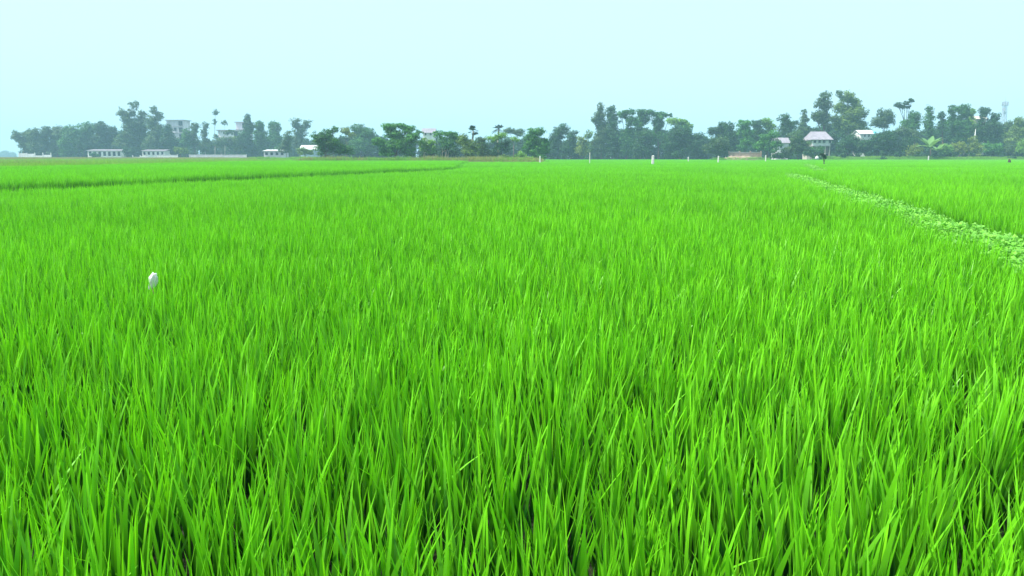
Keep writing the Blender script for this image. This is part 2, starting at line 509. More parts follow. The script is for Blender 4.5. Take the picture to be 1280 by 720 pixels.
def rice_field(name, mask, zoff, hs, label, seed):
    x, y, l = CX[mask], CY[mask], CL[mask]
    n = len(x)
    z = np.full(n, 0.0) + zoff
    pick = np.where(l == 0, rng.integers(0, NEAR, n), np.where(l == 1, NEAR + rng.integers(0, MIDF, n), NEAR + MIDF + rng.integers(0, FARP, n)))
    hn = 0.89 + 0.13 * vnoise(x, y, 0.35, seed) + 0.11 * vnoise(x, y, 1.3, seed + 1)
    hz = hs * hn * rng.uniform(0.93, 1.07, n)
    hz = np.where(l == 2, hs * (0.93 + 0.12 * vnoise(x, y, 0.1, seed + 2)), hz)
    wv = np.where(l == 2, 1.0, rng.uniform(0.9, 1.15, n))
    rz = np.where(l == 2, rng.integers(0, 4, n) * np.pi / 2 + rng.normal(0, .1, n), rng.random(n) * 6.283)
    tx = np.where(l == 2, 0, rng.normal(0, 0.07, n)); ty = np.where(l == 2, 0, rng.normal(0.03, 0.07, n))
    return scatter(name, np.stack([x, y, z], 1), pick, np.stack([tx, ty, rz], 1), np.stack([wv, wv, hz], 1), rice_coll, label, 'rice')

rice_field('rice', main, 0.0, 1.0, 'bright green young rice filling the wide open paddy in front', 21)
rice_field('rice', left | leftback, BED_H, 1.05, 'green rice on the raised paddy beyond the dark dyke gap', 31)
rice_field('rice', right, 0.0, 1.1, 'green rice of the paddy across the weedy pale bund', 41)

# weeds on the bunds
weed_coll = proto_collection('bund_weed', [lambda r: leaflets(150, 0.42, 0.13, 0.05, r)] * 5 +
                             [lambda r: blades(26, 0.3, 0.10, 0.24, 0.004, 0.008, 3, 0.4, 0.6, 0.1, 0.0, 4, r)] * 3, M['weed'])
def bund_weeds(pts, w, h, dens, label):
    P, I, Rt, S = [], [], [], []
    for p in pts:
        for _ in range(rng.poisson(dens)):
            o = rng.uniform(-1, 1); far = 1 + p[1] * 0.004
            P.append((p[0] + o * w, p[1] + rng.uniform(-.2, .2), h * (1 - 0.45 * o * o) - 0.03))
            I.append(rng.integers(0, 5) if rng.random() < 0.8 else rng.integers(5, 8))
            Rt.append((0, 0, rng.random() * 6.28)); s = rng.uniform(0.7, 1.35) * far; S.append((s, s, s * rng.uniform(.8, 1.3)))
    return scatter('bund_weeds', P, I, Rt, S, weed_coll, label, 'weeds')
bund_weeds(bund_pts, 0.31, 0.325, 5.5, 'pale green leafy weeds covering the long bund between two paddies')
bund_weeds(bund2_pts, 0.3, 0.38, 6.5, 'pale green weeds on the short bund by the dark sapling')

# pasture and dry grass at the far edges
tall_coll = proto_collection('dry_grass', [lambda r: blades(420, 2.2, 0.25, 0.75, 0.02, 0.04, 2, 0.35, 0.5, 0.25, 0.0, 26, r)] * 4, M['straw'])
mead_coll = proto_collection('meadow_grass', [lambda r: blades(420, 2.2, 0.2, 0.6, 0.02, 0.04, 2, 0.3, 0.5, 0.3, 0.0, 30, r)] * 4, M['meadow'])
def strip(name, pts, coll, label, cat, smin=0.8, smax=1.3):
    n = len(pts)
    s = rng.uniform(smin, smax, n)
    return scatter(name, pts, rng.integers(0, 4, n), np.stack([np.zeros(n), np.zeros(n), rng.random(n) * 6.28], 1),
                   np.stack([s, s, s * rng.uniform(.8, 1.2, n)], 1), coll, label, cat)
X, Y = jgrid(-250, -25, 60, 322, 1.6); k = (X > -0.72 * Y) & (X < -0.255 * Y) & (Y > np.interp(640 + 1004 * X / Y, [0, 130, 300, 390], [64, 76, 112, 165]) + 5 * np.sin(X * 0.19) + 3 * np.sin(X * .53))
dry = vnoise(X, Y, 0.045, 5) + (Y - 190) / 300 + (-X - 0.5 * Y) / 300 > 0.66
strip('meadow_grass', np.stack([X[k & ~dry], Y[k & ~dry], np.full((k & ~dry).sum(), BED_H)], 1), mead_coll, 'pale green rough pasture before the far walls', 'grass')
strip('dry_grass', np.stack([X[k & dry], Y[k & dry], np.full((k & dry).sum(), BED_H)], 1), tall_coll, 'yellowing dry grass patches at the far pasture edge', 'grass')
X, Y = jgrid(-36, 4, 133, 141, 0.9); k = (X > -0.258 * Y) & (X < 0.03 * Y); q = rng.random(len(X)) < 0.45
hb = np.clip(0.7 * (1 - np.abs(Y - 138) / 2.6), 0, 1)
strip('dry_grass', np.stack([X[k & q], Y[k & q], hb[k & q]], 1), tall_coll, 'straw coloured grass along the earth bank under the trees', 'grass', 0.6, 1.5)
strip('meadow_grass', np.stack([X[k & ~q], Y[k & ~q], hb[k & ~q]], 1), mead_coll, 'green grass clumps along the earth bank under the trees', 'grass', 0.6, 1.7)
X, Y = jgrid(pix(1030, 200, 212).x, 150, 206, 217, 1.1); hb = np.clip(0.9 * (1 - np.abs(Y - 212) / 3), 0, 1)
strip('meadow_grass', np.stack([X, Y, hb], 1), mead_coll, 'rough green grass on the bank below the shrubs and houses', 'grass', 0.8, 1.6)
X, Y = jgrid(pix(318, 200, 200).x, pix(404, 200, 200).x, 195, 204, 1.0); hb = np.clip(0.8 * (1 - np.abs(Y - 200) / 3), 0, 1)
strip('meadow_grass', np.stack([X, Y, hb], 1), mead_coll, 'green grass on the low bank before the small blue house', 'grass', 0.8, 1.5)
X, Y = jgrid(pix(898, 200, 194).x, pix(956, 200, 194).x, 191, 195, 1.0); q = rng.random(len(X)) < .6; X, Y = X[q], Y[q]
strip('meadow_grass', np.stack([X, Y, np.clip((Y - 192) * .35, 0, 1)], 1), mead_coll, 'sparse green grass on the bare earth mound', 'grass', 0.7, 1.3)

# ------------------------------------------------------------------ trees
NLEAF = [0]
def crown_mesh(name, blobs, d, mat, parent, origin, dens=1.0, clump=0.42, leaf=1.0, flat=1.0, seed=0):
    """blobs: (centre Vector, rx, ry, rz) in metres; leaves gathered in uneven clumps on and in each blob"""
    r = np.random.default_rng(seed)
    ls = np.clip(0.0017 * d, 0.2, 0.62) * leaf
    allV, allN, allC = [], [], []
    for (c, rx, ry, rz) in blobs:
        rm = (rx * ry * rz) ** (1 / 3)
        nc = int(np.clip(30 * dens * (rm / 2.0) ** 0.8, 14, 90))
        dirs = r.standard_normal((nc, 3)); dirs /= np.linalg.norm(dirs, axis=1)[:, None]
        rad = r.uniform(0.15, 1.02, nc) ** 0.6
        cc = dirs * rad[:, None] * np.array([rx, ry, rz]) * (1 - clump * 0.45)
        cr = rm * clump * r.uniform(0.65, 1.3, nc)
        per = np.maximum(8, (7.5 * (cr / ls) ** 2 * r.uniform(0.6, 1.3, nc)).astype(int))
        k = np.repeat(np.arange(nc), per)
        q = r.standard_normal((len(k), 3)); q /= np.linalg.norm(q, axis=1)[:, None]
        q *= (r.random(len(k)) ** 0.45)[:, None]
        p = cc[k] + q * cr[k][:, None] * np.array([1.15, 1.15, 0.8 * flat])
        p += np.array(c)
        up = q * 1.3 + np.array([0, 0, 0.45]) + r.standard_normal((len(k), 3)) * 0.55
        allV.append(p); allN.append(up); allC.append(r.random(nc)[k])
    P = np.concatenate(allV); Nn = np.concatenate(allN)
    ok = P[:, 2] > 0.05
    P, Nn, Cn = P[ok], Nn[ok], np.concatenate(allC)[ok]
    Nn /= np.linalg.norm(Nn, axis=1)[:, None]
    n = len(P)
    a = np.cross(Nn, r.standard_normal((n, 3))); a /= np.linalg.norm(a, axis=1)[:, None]
    b = np.cross(Nn, a)
    s = ls * r.uniform(0.6, 1.25, n)[:, None]
    P = P - np.array(origin)
    V = np.stack([P - a * s * .62, P + b * s * .36 + Nn * s * .08, P + a * s * .62, P - b * s * .36 + Nn * s * .08], 1).reshape(-1, 3)
    Q = np.arange(n * 4).reshape(-1, 4)
    NLEAF[0] += n
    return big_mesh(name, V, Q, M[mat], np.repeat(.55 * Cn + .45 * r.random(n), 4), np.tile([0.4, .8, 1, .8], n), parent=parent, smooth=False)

def trunk_mesh(name, base, blobs, d, mat, parent, stems=1, thick=1.0, r=None):
    mb = MB()
    zt = max(c.z for c, *_ in blobs)
    rad0 = max(0.10, zt * 0.018) * thick
    for st in range(stems):
        off = Vector((0, 0, 0)) if stems == 1 else Vector((r.uniform(-1, 1) * zt * .12, r.uniform(-.5, .5) * zt * .06, 0))
        low = sorted(blobs, key=lambda q: q[0].z)
        fork = Vector((0, 0, 0)) + off * 1.2
        zl = max(low[0][0].z * 0.55, zt * 0.22)
        cxm = sum(((c - base) for c, *_ in blobs), Vector()) / len(blobs)
        fork += Vector((cxm.x * 0.3, cxm.y * 0.3, zl))
        mid = off + (fork - off) * 0.5 + Vector((r.normal(0, .1), r.normal(0, .1), 0)) * zl * .12
        mb.tube([off + Vector((0, 0, -0.2)), off + Vector((0, 0, .3)), mid, fork], [rad0 * 1.5, rad0 * 1.1, rad0 * .9, rad0 * .75], 7)
        sel = blobs if stems == 1 else [blobs[(st + i) % len(blobs)] for i in range(0, len(blobs), stems)]
        for (c, rx, ry, rz) in sel:
            e = (c - base)
            e = e + Vector((0, 0, rz * 0.25))
            m1 = fork.lerp(e, 0.5) + Vector((r.normal(0, .12) * rx, r.normal(0, .12) * ry, rz * 0.1))
            mb.tube([fork, m1, e], [rad0 * .55, rad0 * .35, rad0 * .1], 5, False)
            for _ in range(3):
                q = Vector((r.normal(0, .5) * rx, r.normal(0, .5) * ry, r.uniform(-.1, .7) * rz))
                mb.tube([m1.lerp(e, .4), c - base + q], [rad0 * .22, rad0 * .06], 4, False)
    return mb.build(name, M[mat], parent, True)

TID = [0]
def tree(name, mat, d, tu, blobs, label, cat='tree', group=None, dens=1.0, clump=0.42, leaf=1.0, flat=1.0, bark='bark', stems=1, thick=1.0, extra=None, fill=True):
    TID[0] += 1
    r = np.random.default_rng(500 + TID[0])
    base = pix(tu, 200, d); base.z = 0
    root = empty(name, base)
    tag(root, label, cat, group)
    m = px_m(d)
    def conv(bl):
        out = []
        for (u, v, ru, rv) in bl:
            c = pix(u, v, d)
            ry = max(ru * 0.9, rv * 0.7) * m
            c.y += r.normal(0, 0.25) * ry
            out.append((c, ru * m, ry, rv * m))
        return out
    bl = conv(blobs)
    leafy = [(c, a * 1.14, b * 1.14, z * 1.12) for c, a, b, z in bl]
    if fill and len(bl) > 1:                              # foliage joining each bough to the one below it
        for i, (c, a, b, z) in enumerate(bl):
            lower = [q for q in bl if q[0].z < c.z - 0.2]
            if lower:
                q = min(lower, key=lambda q: (q[0] - c).length)
                for f, g in ((.35, .95), (.7, 1.0)):
                    leafy.append((c.lerp(q[0], f) + Vector((r.normal(0, .15) * a, 0, 0)), g * (a + (q[1] - a) * f) * .9, .8 * min(b, q[2]), .8 * max(min(z, q[3]), (c.z - q[0].z) * .4)))
    part = 'foliage' if cat == 'shrub' else 'crown'
    trunk_mesh('stem' if cat == 'shrub' else 'trunk', base, bl, d, bark, root, stems, thick, r)
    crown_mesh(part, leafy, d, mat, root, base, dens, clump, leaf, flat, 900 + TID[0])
    if extra:
        m2, b2 = extra
        crown_mesh(part, conv(b2), d, m2, root, base, dens, clump, leaf, flat, 1900 + TID[0])
    return root

T = tree
# --- hazy wood over the white walls
T('tree', 'grey', 335, 30, [(22, 170, 7, 6), (32, 180, 8, 9), (36, 168, 7, 6)], 'outermost hazy tree, one branch reaching out past the end of the wood')
T('tree', 'grey', 332, 44, [(42, 167, 9, 7), (46, 180, 10, 9)], 'round hazy tree over the broken end of the low white wall')
T('tree', 'grey', 336, 57, [(58, 165, 7, 8), (56, 180, 8, 9)], 'hazy tree with a small peaked top beside the round wall-end tree')
T('tree', 'grey', 338, 72, [(74, 166, 10, 9), (72, 181, 10, 10)], 'flat topped hazy grey tree past the broken white wall')
T('tree', 'mid', 331, 86, [(88, 165, 10, 9), (86, 181, 11, 11), (85, 192, 10, 7)], 'hazy tree leafy down to the ground between white wall and arcaded shed')
T('tree', 'mid', 340, 105, [(108, 163, 10, 10), (104, 178, 11, 11)], 'hazy green tree above the near end of the arcaded white shed')
T('tree', 'dark', 336, 122, [(125, 159, 8, 8), (122, 176, 11, 11)], 'dark hazy tree with raised crown over the arcaded white shed')
T('tree', 'dark', 339, 138, [(138, 163, 7, 8), (137, 178, 9, 10)], 'low dark tree in the dip beside the tallest hazy trees')
T('tall_tree', 'grey', 334, 160, [(152, 140, 6, 7), (167, 131, 6, 5.5), (161, 147, 9, 9), (163, 164, 11, 13), (154, 180, 10, 11)], 'tallest hazy tree, airy twin top standing over the wood', dens=.75, clump=.36)
T('tree', 'grey', 338, 178, [(178, 145, 5, 8), (177, 160, 9, 11), (175, 178, 11, 12)], 'slim hazy tree in the notch between two tall airy crowns', dens=.8)
T('tall_tree', 'grey', 333, 194, [(192, 137, 6, 5.5), (199, 146, 6, 6), (188, 153, 8, 9), (196, 163, 11, 10), (194, 180, 12, 11)], 'tall airy hazy tree with tufted top beside the concrete block', dens=.75, clump=.36, bark='palebark')
T('tree', 'dark', 331, 211, [(208, 162, 7, 7), (211, 174, 9, 9), (217, 181, 6, 8)], 'dark hazy tree at the foot of the concrete block')
T('shrub', 'olive', 290, 226, [(222, 187, 5, 3.5), (229, 188, 6, 4)], 'small olive bush on one stem before the white walls', 'shrub', thick=1.6)
T('tree', 'mid', 333, 233, [(233, 168, 6, 7), (231, 180, 8, 9)], 'low hazy tree on the far side of the concrete block')
T('tree', 'grey', 337, 244, [(244, 159, 5, 7), (244, 174, 7, 11)], 'upright narrow hazy tree above the end of the long pale wall', dens=.8)
T('tree', 'grey', 335, 257, [(256, 156, 5, 3.5), (255, 167, 5, 6), (258, 181, 7, 9)], 'open hazy tree with loose top tuft near the thin pole tree', dens=.7, bark='palebark')
T('thin_tree', 'grey', 350, 269, [(270, 141, 3.2, 4.5), (268, 152, 3, 3.8), (269, 171, 3, 4)], 'very thin tall tree with small tufts rising over the gap', fill=False, dens=.7, bark='palebark', thick=.5)
T('thin_tree', 'grey', 345, 281, [(281, 154, 4, 3.6), (286, 165, 7, 3)], 'thin tree with a round tuft over a flat spray by stepped house', fill=False, dens=.7, bark='palebark', thick=.5)
T('tree', 'grey', 330, 278, [(273, 178, 7, 8), (284, 177, 7, 8)], 'pale hazy tree on several slender stems behind the long pale wall', dens=.7, bark='palebark', stems=4, thick=.4)
T('tree', 'olive', 332, 294, [(293, 177, 8, 8), (298, 185, 6, 6)], 'olive hazy tree on slender stems below the stepped house', dens=.7, bark='palebark', stems=3, thick=.4)
T('tree', 'dark', 328, 311, [(309, 148, 4.5, 6), (312, 160, 7, 8), (307, 175, 9, 10), (312, 187, 9, 10)], 'dark peaked tree covering the end of the long pale wall')
T('tree', 'mid', 334, 325, [(324, 156, 7, 5.5), (326, 170, 8, 9), (325, 185, 8, 10)], 'hazy round topped tree just past the dark peaked tree')
T('tree', 'mid', 331, 343, [(343, 158, 7, 7), (343, 172, 9, 9), (346, 184, 8, 7)], 'hazy green tree standing above the low pale shed')
T('tree', 'grey', 326, 375, [(370, 153, 7, 6), (384, 154, 6, 6), (376, 164, 9, 7), (372, 178, 10, 9)], 'airy double topped tree behind the small blue house', dens=.75, clump=.36, bark='palebark')
T('shrub', 'grey', 262, 358, [(360, 172, 6, 8), (357, 185, 7, 8)], 'greyish upright shrub between the low shed and the small blue house', 'shrub', bark='palebark')
T('shrub', 'olive', 232, 381, [(379, 189, 7, 5), (388, 190, 4, 4)], 'round olive shrub hiding the corner of the small blue house', 'shrub')

# --- nearer trees on the earth bank
T('tree', 'mid', 142, 403, [(397, 172, 8, 9), (408, 168, 8, 8), (401, 186, 9, 9), (414, 178, 10, 9), (426, 185, 11, 8), (437, 188, 7, 6), (419, 161, 5, 4.5)], 'leafy dark green tree with a small top tuft at the end of the earth bank', dens=1.1)
T('tree', 'yellow', 215, 433, [(432, 163, 7, 4.5), (438, 168, 6, 4)], 'yellow green crown peeping over the leafy bank-end tree')
T('tree', 'mid', 265, 450, [(446, 161, 9, 6), (458, 166, 9, 8), (450, 181, 12, 11), (466, 182, 8, 11)], 'hazy bluish tree filling the gap between two green bank trees')
T('spreading_tree', 'green', 143, 492, [(487, 158, 10, 4), (500, 157, 8, 4), (511, 161, 8, 5), (493, 168, 12, 5), (515, 172, 10, 5), (474, 177, 9, 5), (497, 180, 13, 7), (484, 190, 9, 6), (510, 190, 9, 7), (523, 166, 5, 4)], 'largest spreading green tree in tiers on the earth bank', dens=1.15, clump=.5, flat=.7)
T('tree', 'lime', 145, 532, [(527, 176, 8, 4), (539, 178, 9, 4), (531, 186, 8, 5), (540, 187, 7, 5)], 'yellowish tree of open sprays on pale slender stems below white house', dens=.9, bark='palebark', stems=4, thick=.5, flat=.7)
T('tree', 'green', 146, 556, [(548, 167, 7, 4.5), (558, 166, 8, 4.5), (568, 170, 7, 5), (560, 178, 10, 7), (574, 178, 5, 3.5)], 'green tree with raised crown and bare pale stems on the bank', flat=.75, bark='palebark', stems=3, thick=.6)
T('shrub', 'dark', 149, 557, [(553, 191, 10, 8), (566, 190, 9, 8)], 'dark shrub in the shade under the raised pale stemmed tree', 'shrub')
T('tree', 'olive', 144, 581, [(579, 176, 8, 8), (584, 189, 8, 9), (591, 181, 8, 8), (592, 192, 7, 6)], 'olive tree wrapped around the foot of the stout palm')
T('tree', 'grey', 147, 604, [(602, 179, 7, 8), (606, 191, 9, 8)], 'grey green drooping tree on the other side of the stout palm')
T('tree', 'lime', 150, 626, [(614, 174, 8, 4.5), (628, 170, 9, 5), (643, 174, 6, 4)], 'lime topped tree with dark underside below the star shaped palm', extra=('dark', [(630, 182, 11, 8), (621, 190, 9, 8)]))
T('tree', 'grey', 250, 642, [(636, 163, 8, 4), (649, 166, 8, 5)], 'pale hazy crown behind the lime topped tree')
T('shrub', 'olive', 140, 637, [(634, 197, 8, 5), (627, 199, 7, 4)], 'low olive shrub spilling down to the rice under the lime topped tree', 'shrub')
T('shrub', 'lime', 141, 652, [(650, 195, 9, 6), (661, 199, 8, 3.5)], 'pale green sloping shrub tapering to the rice beside a white post', 'shrub')
T('tree', 'green', 152, 671, [(672, 164, 12, 4.5), (664, 172, 9, 5), (662, 184, 10, 9), (679, 180, 10, 9), (675, 192, 11, 8)], 'flat topped green tree at the last white post of the bank', flat=.8)
T('tree', 'dark', 250, 699, [(703, 163, 9, 7.5), (696, 176, 9, 12), (690, 190, 9, 9)], 'dark blue rounded tree past the flat topped green tree')
T('tree', 'dark', 246, 714, [(715, 170, 7, 8), (712, 186, 9, 11)], 'smaller dark rounded tree leaning on the dark blue one')
T('tree', 'yellow', 238, 728, [(728, 175, 7, 6), (727, 188, 8, 8)], 'faded yellowish tree at the foot of the tall peaked tree', extra=('olive', [(736, 168, 6, 6)]))

# --- big grove
T('tall_tree', 'grey', 262, 752, [(751, 133, 4.5, 5.5), (744, 149, 6, 5), (751, 147, 7, 9), (756, 164, 11, 12), (747, 180, 10, 12)], 'tall peaked tree with a narrow tufted tip at the grove edge')
T('tall_tree', 'dark', 260, 765, [(764, 140, 6.5, 7), (767, 153, 8, 9), (766, 174, 10, 14), (765, 190, 10, 9)], 'dark blue tall tree with rounded head next to the peaked tree')
T('tree', 'mid', 258, 783, [(777, 142, 6.5, 5), (787, 140, 8, 4.5), (790, 151, 9, 6), (782, 176, 9, 13), (785, 190, 9, 8)], 'broad topped green tree with open fork in the grove')
T('tree', 'mid', 264, 800, [(801, 139, 7, 4), (806, 148, 9, 6), (796, 158, 7, 4), (799, 172, 8, 8)], 'tree with a sky gap under its crown in the grove')
T('tree', 'mid', 262, 823, [(812, 140, 7, 4), (825, 145, 9, 5.5), (822, 154, 9, 6), (838, 144, 2.3, 2.6), (823, 172, 10, 10)], 'grove tree with a tiny separate tuft at its shoulder')
T('tree', 'lime', 256, 850, [(842, 152, 9, 4.5), (855, 153, 8, 4.5), (861, 157, 5, 4), (852, 163, 11, 6)], 'bright lime topped tree showing above the dark domed tree')
T('tree', 'dark', 245, 809, [(808, 168, 12, 7), (805, 183, 12, 11), (797, 188, 9, 10)], 'dark domed tree under the grove, beside the bigger dome')
T('tree', 'dark', 240, 848, [(851, 165, 15, 9), (838, 178, 13, 11), (862, 180, 12, 12), (846, 190, 15, 8)], 'biggest dark domed tree, below the lime crown', clump=.36)
T('tree', 'dark', 244, 876, [(876, 172, 9, 7), (883, 180, 8, 10), (871, 190, 10, 8)], 'dark tree in the low saddle past the dark domes')
T('shrub', 'grey', 205, 895, [(898, 178, 12, 8), (888, 186, 10, 7), (902, 187, 10, 8)], 'rounded grey green tree-shrub standing before the grove by the mound', 'shrub', clump=.36, thick=1.5)
T('tree', 'dark', 248, 898, [(888, 164, 9, 4.5), (903, 159, 9, 6), (905, 170, 8, 8)], 'dark rising tree behind the rounded grey shrub')
T('tree', 'dark', 236, 914, [(913, 158, 6.5, 6), (914, 172, 7, 9), (918, 184, 7, 7)], 'dark slim tree above the bare earth mound')
T('tree', 'green', 232, 931, [(930, 154, 9, 5), (932, 165, 10, 6), (935, 176, 9, 6), (928, 184, 7, 6)], 'green tiered tree rising straight over the faded brick wall', flat=.75)
T('tree', 'dark', 240, 949, [(945, 155, 8, 6), (950, 168, 9, 9), (948, 182, 8, 9)], 'dark tree next to the green tiered one')
T('tree', 'lime', 243, 959, [(957, 152, 8, 5), (963, 160, 8, 6)], 'light green crown between two dark crowns above the huts')
T('tree', 'dark', 238, 983, [(979, 149, 7.5, 6.5), (984, 160, 9, 8), (992, 155, 6, 5.5)], 'dark round headed tree rising over the grey hut')
T('tree', 'green', 203, 957, [(958, 172, 9, 5), (967, 168, 8, 5), (950, 182, 9, 6), (962, 184, 11, 7), (971, 178, 7, 6)], 'low green spreading tree covering the side of the grey hut', flat=.8)
T('tree', 'grey', 201, 998, [(995, 172, 10, 8), (1001, 184, 12, 9), (988, 189, 9, 6)], 'grey green bushy tree between the hut and the pink roofed house')

# --- village side
T('thin_tree', 'grey', 245, 1005, [(1005, 141, 4, 5.5), (1005, 150, 6, 6), (1003, 163, 10, 8)], 'pointed airy tree just before the tallest pair', dens=.75)
T('tall_tree', 'grey', 242, 1029, [(1032, 119, 6.5, 6), (1026, 130, 8, 8), (1035, 131, 5.5, 8), (1025, 147, 9, 9), (1034, 150, 8, 9), (1018, 145, 4, 6)], 'tall airy grey tree standing directly behind the pink roofed house', dens=.85, clump=.38)
T('tall_tree', 'olive', 238, 1058, [(1059, 122, 9, 7), (1070, 128, 7, 6), (1053, 135, 9, 8), (1066, 141, 12, 9), (1058, 155, 14, 9), (1072, 157, 12, 8)], 'tallest green tree, broad and sunlit, beside the pink roofed house', dens=1.1, extra=('grey', [(1049, 117, 5.5, 6.5), (1079, 142, 6, 8), (1044, 150, 7, 9)]))
T('tree', 'dark', 218, 1063, [(1062, 176, 12, 8), (1073, 183, 12, 9), (1052, 187, 9, 8), (1085, 179, 8, 7), (1086, 189, 8, 7)], 'dark rounded tree between pink roofed house and white roof')
T('tree', 'grey', 246, 1104, [(1105, 144, 8, 9), (1099, 153, 10, 8), (1111, 150, 7, 9)], 'hazy grey tree with a ragged top behind the white roof')
T('umbrella_tree', 'dark', 236, 1133, [(1122, 131, 5.5, 3.4), (1131, 129, 5, 2.6), (1138, 126, 4, 3), (1135, 133, 4.5, 2.6), (1127, 134, 5, 2.4)], 'umbrella shaped dark crown floating on a bare trunk', fill=False, dens=1.3, flat=.6, thick=.7)
T('tree', 'mid', 234, 1143, [(1142, 145, 7, 7.5), (1146, 155, 8, 9), (1135, 155, 9, 8)], 'green tree tucked under the umbrella shaped crown')
T('tree', 'dark', 215, 1102, [(1095, 178, 11, 9), (1110, 170, 10, 8), (1107, 185, 12, 8)], 'dark dense tree to the side of the white roof gable')
T('tree', 'grey', 228, 1128, [(1125, 165, 10, 7), (1140, 170, 10, 9)], 'mid grey tree below the umbrella crown, above the dark thicket')
T('shrub', 'dark', 216, 1128, [(1130, 179, 9, 7), (1123, 190, 10, 6)], 'dark shrub beside the fan leaved banana plant', 'shrub')
T('columnar_tree', 'mid', 230, 1163, [(1163, 137, 4.5, 8), (1162, 152, 6.5, 11), (1164, 165, 8, 9)], 'pointed columnar tree above the banana plant', clump=.36)
T('tree', 'dark', 234, 1178, [(1177, 145, 5, 6), (1178, 158, 7, 9)], 'short dark tree beside the pointed columnar tree')
T('tree', 'mid', 231, 1199, [(1190, 137, 5.5, 7), (1204, 134, 9, 4.5), (1206, 142, 9, 5), (1191, 153, 8, 11), (1205, 160, 11, 11), (1198, 172, 11, 8), (1209, 173, 9, 8), (1210, 187, 9, 8)], 'broad dense tree with a dome top next to the cream roof')
T('tree', 'lime', 236, 1215, [(1216, 140, 4.5, 5), (1213, 152, 6, 6), (1219, 163, 7, 8), (1219, 176, 8, 8)], 'pale green crown between the dome topped tree and the cream roof')
T('tree', 'dark', 229, 1238, [(1233, 138, 7.5, 5), (1228, 146, 4, 4.5), (1243, 146, 6.5, 6), (1238, 158, 11, 10), (1240, 170, 10, 8), (1224, 161, 8, 9), (1224, 173, 8, 8)], 'dark flat topped tree between cream roof and steel tower')
T('tree', 'grey', 245, 1258, [(1262, 158, 9, 6), (1255, 166, 8, 9)], 'grey hazy tree at the foot of the steel tower')
T('tree', 'olive', 240, 1275, [(1275, 152, 8, 6), (1274, 163, 9, 8), (1268, 176, 12, 8), (1290, 158, 10, 12)], 'olive tree at the end of the shrub row past the tower')
for i, (u, bl, mt, lb) in enumerate([
    (1144, [(1144, 187, 9, 8), (1137, 192, 6, 5)], 'yellow', 'yellow green shrub on the near side of the banana plant'),
    (1183, [(1180, 188, 8, 8), (1188, 187, 7, 8)], 'lime', 'pale leafy shrub right after the banana plant'),
    (1203, [(1199, 184, 9, 9), (1208, 187, 7, 8)], 'yellow', 'yellow leaved shrub below the dome topped tree'),
    (1222, [(1221, 187, 9, 8), (1217, 177, 7, 7)], 'yellow', 'yellowish shrub under the pale pointed pole'),
    (1241, [(1236, 184, 8, 8), (1246, 186, 8, 8)], 'green', 'fresh green shrub under the flat topped tree'),
    (1263, [(1262, 187, 9, 9)], 'grey', 'grey shrub near the dark stump in the rice'),
    (1279, [(1278, 184, 8, 10), (1288, 186, 8, 9)], 'lime', 'tall pale shrub closing the end of the shrub row')]):
    T('shrub', mt, 213 + (i % 3), u, bl, lb, 'shrub', stems=2, thick=.6, clump=.36)

T('shrub', 'mid', 211, 1020, [(1014, 188, 7, 6), (1025, 188, 6, 5), (1008, 190, 6, 6), (1020, 194, 9, 4)], 'leafy green shrub in front of the pink roofed house', 'shrub')
T('shrub', 'mid', 206, 979, [(970, 194, 7, 4.5), (978, 195, 7, 4), (986, 193, 6, 5)], 'low shrub along the front of the grey hut', 'shrub')
T('shrub', 'dark', 152, 536, [(533, 184, 8, 6), (541, 188, 7, 6), (534, 195, 9, 6)], 'dark bluish shrub hiding the foot of the white house behind the bank', 'shrub')
T('shrub', 'mid', 316, 118, [(117, 194, 4.5, 3), (121, 195, 4, 2.5)], 'small bush covering the corner of the arcaded white shed', 'shrub')
T('shrub', 'dark', 318, 160, [(158, 190, 5, 7), (163, 191, 5, 7)], 'dark bush filling the gap between the two windowed sheds', 'shrub')
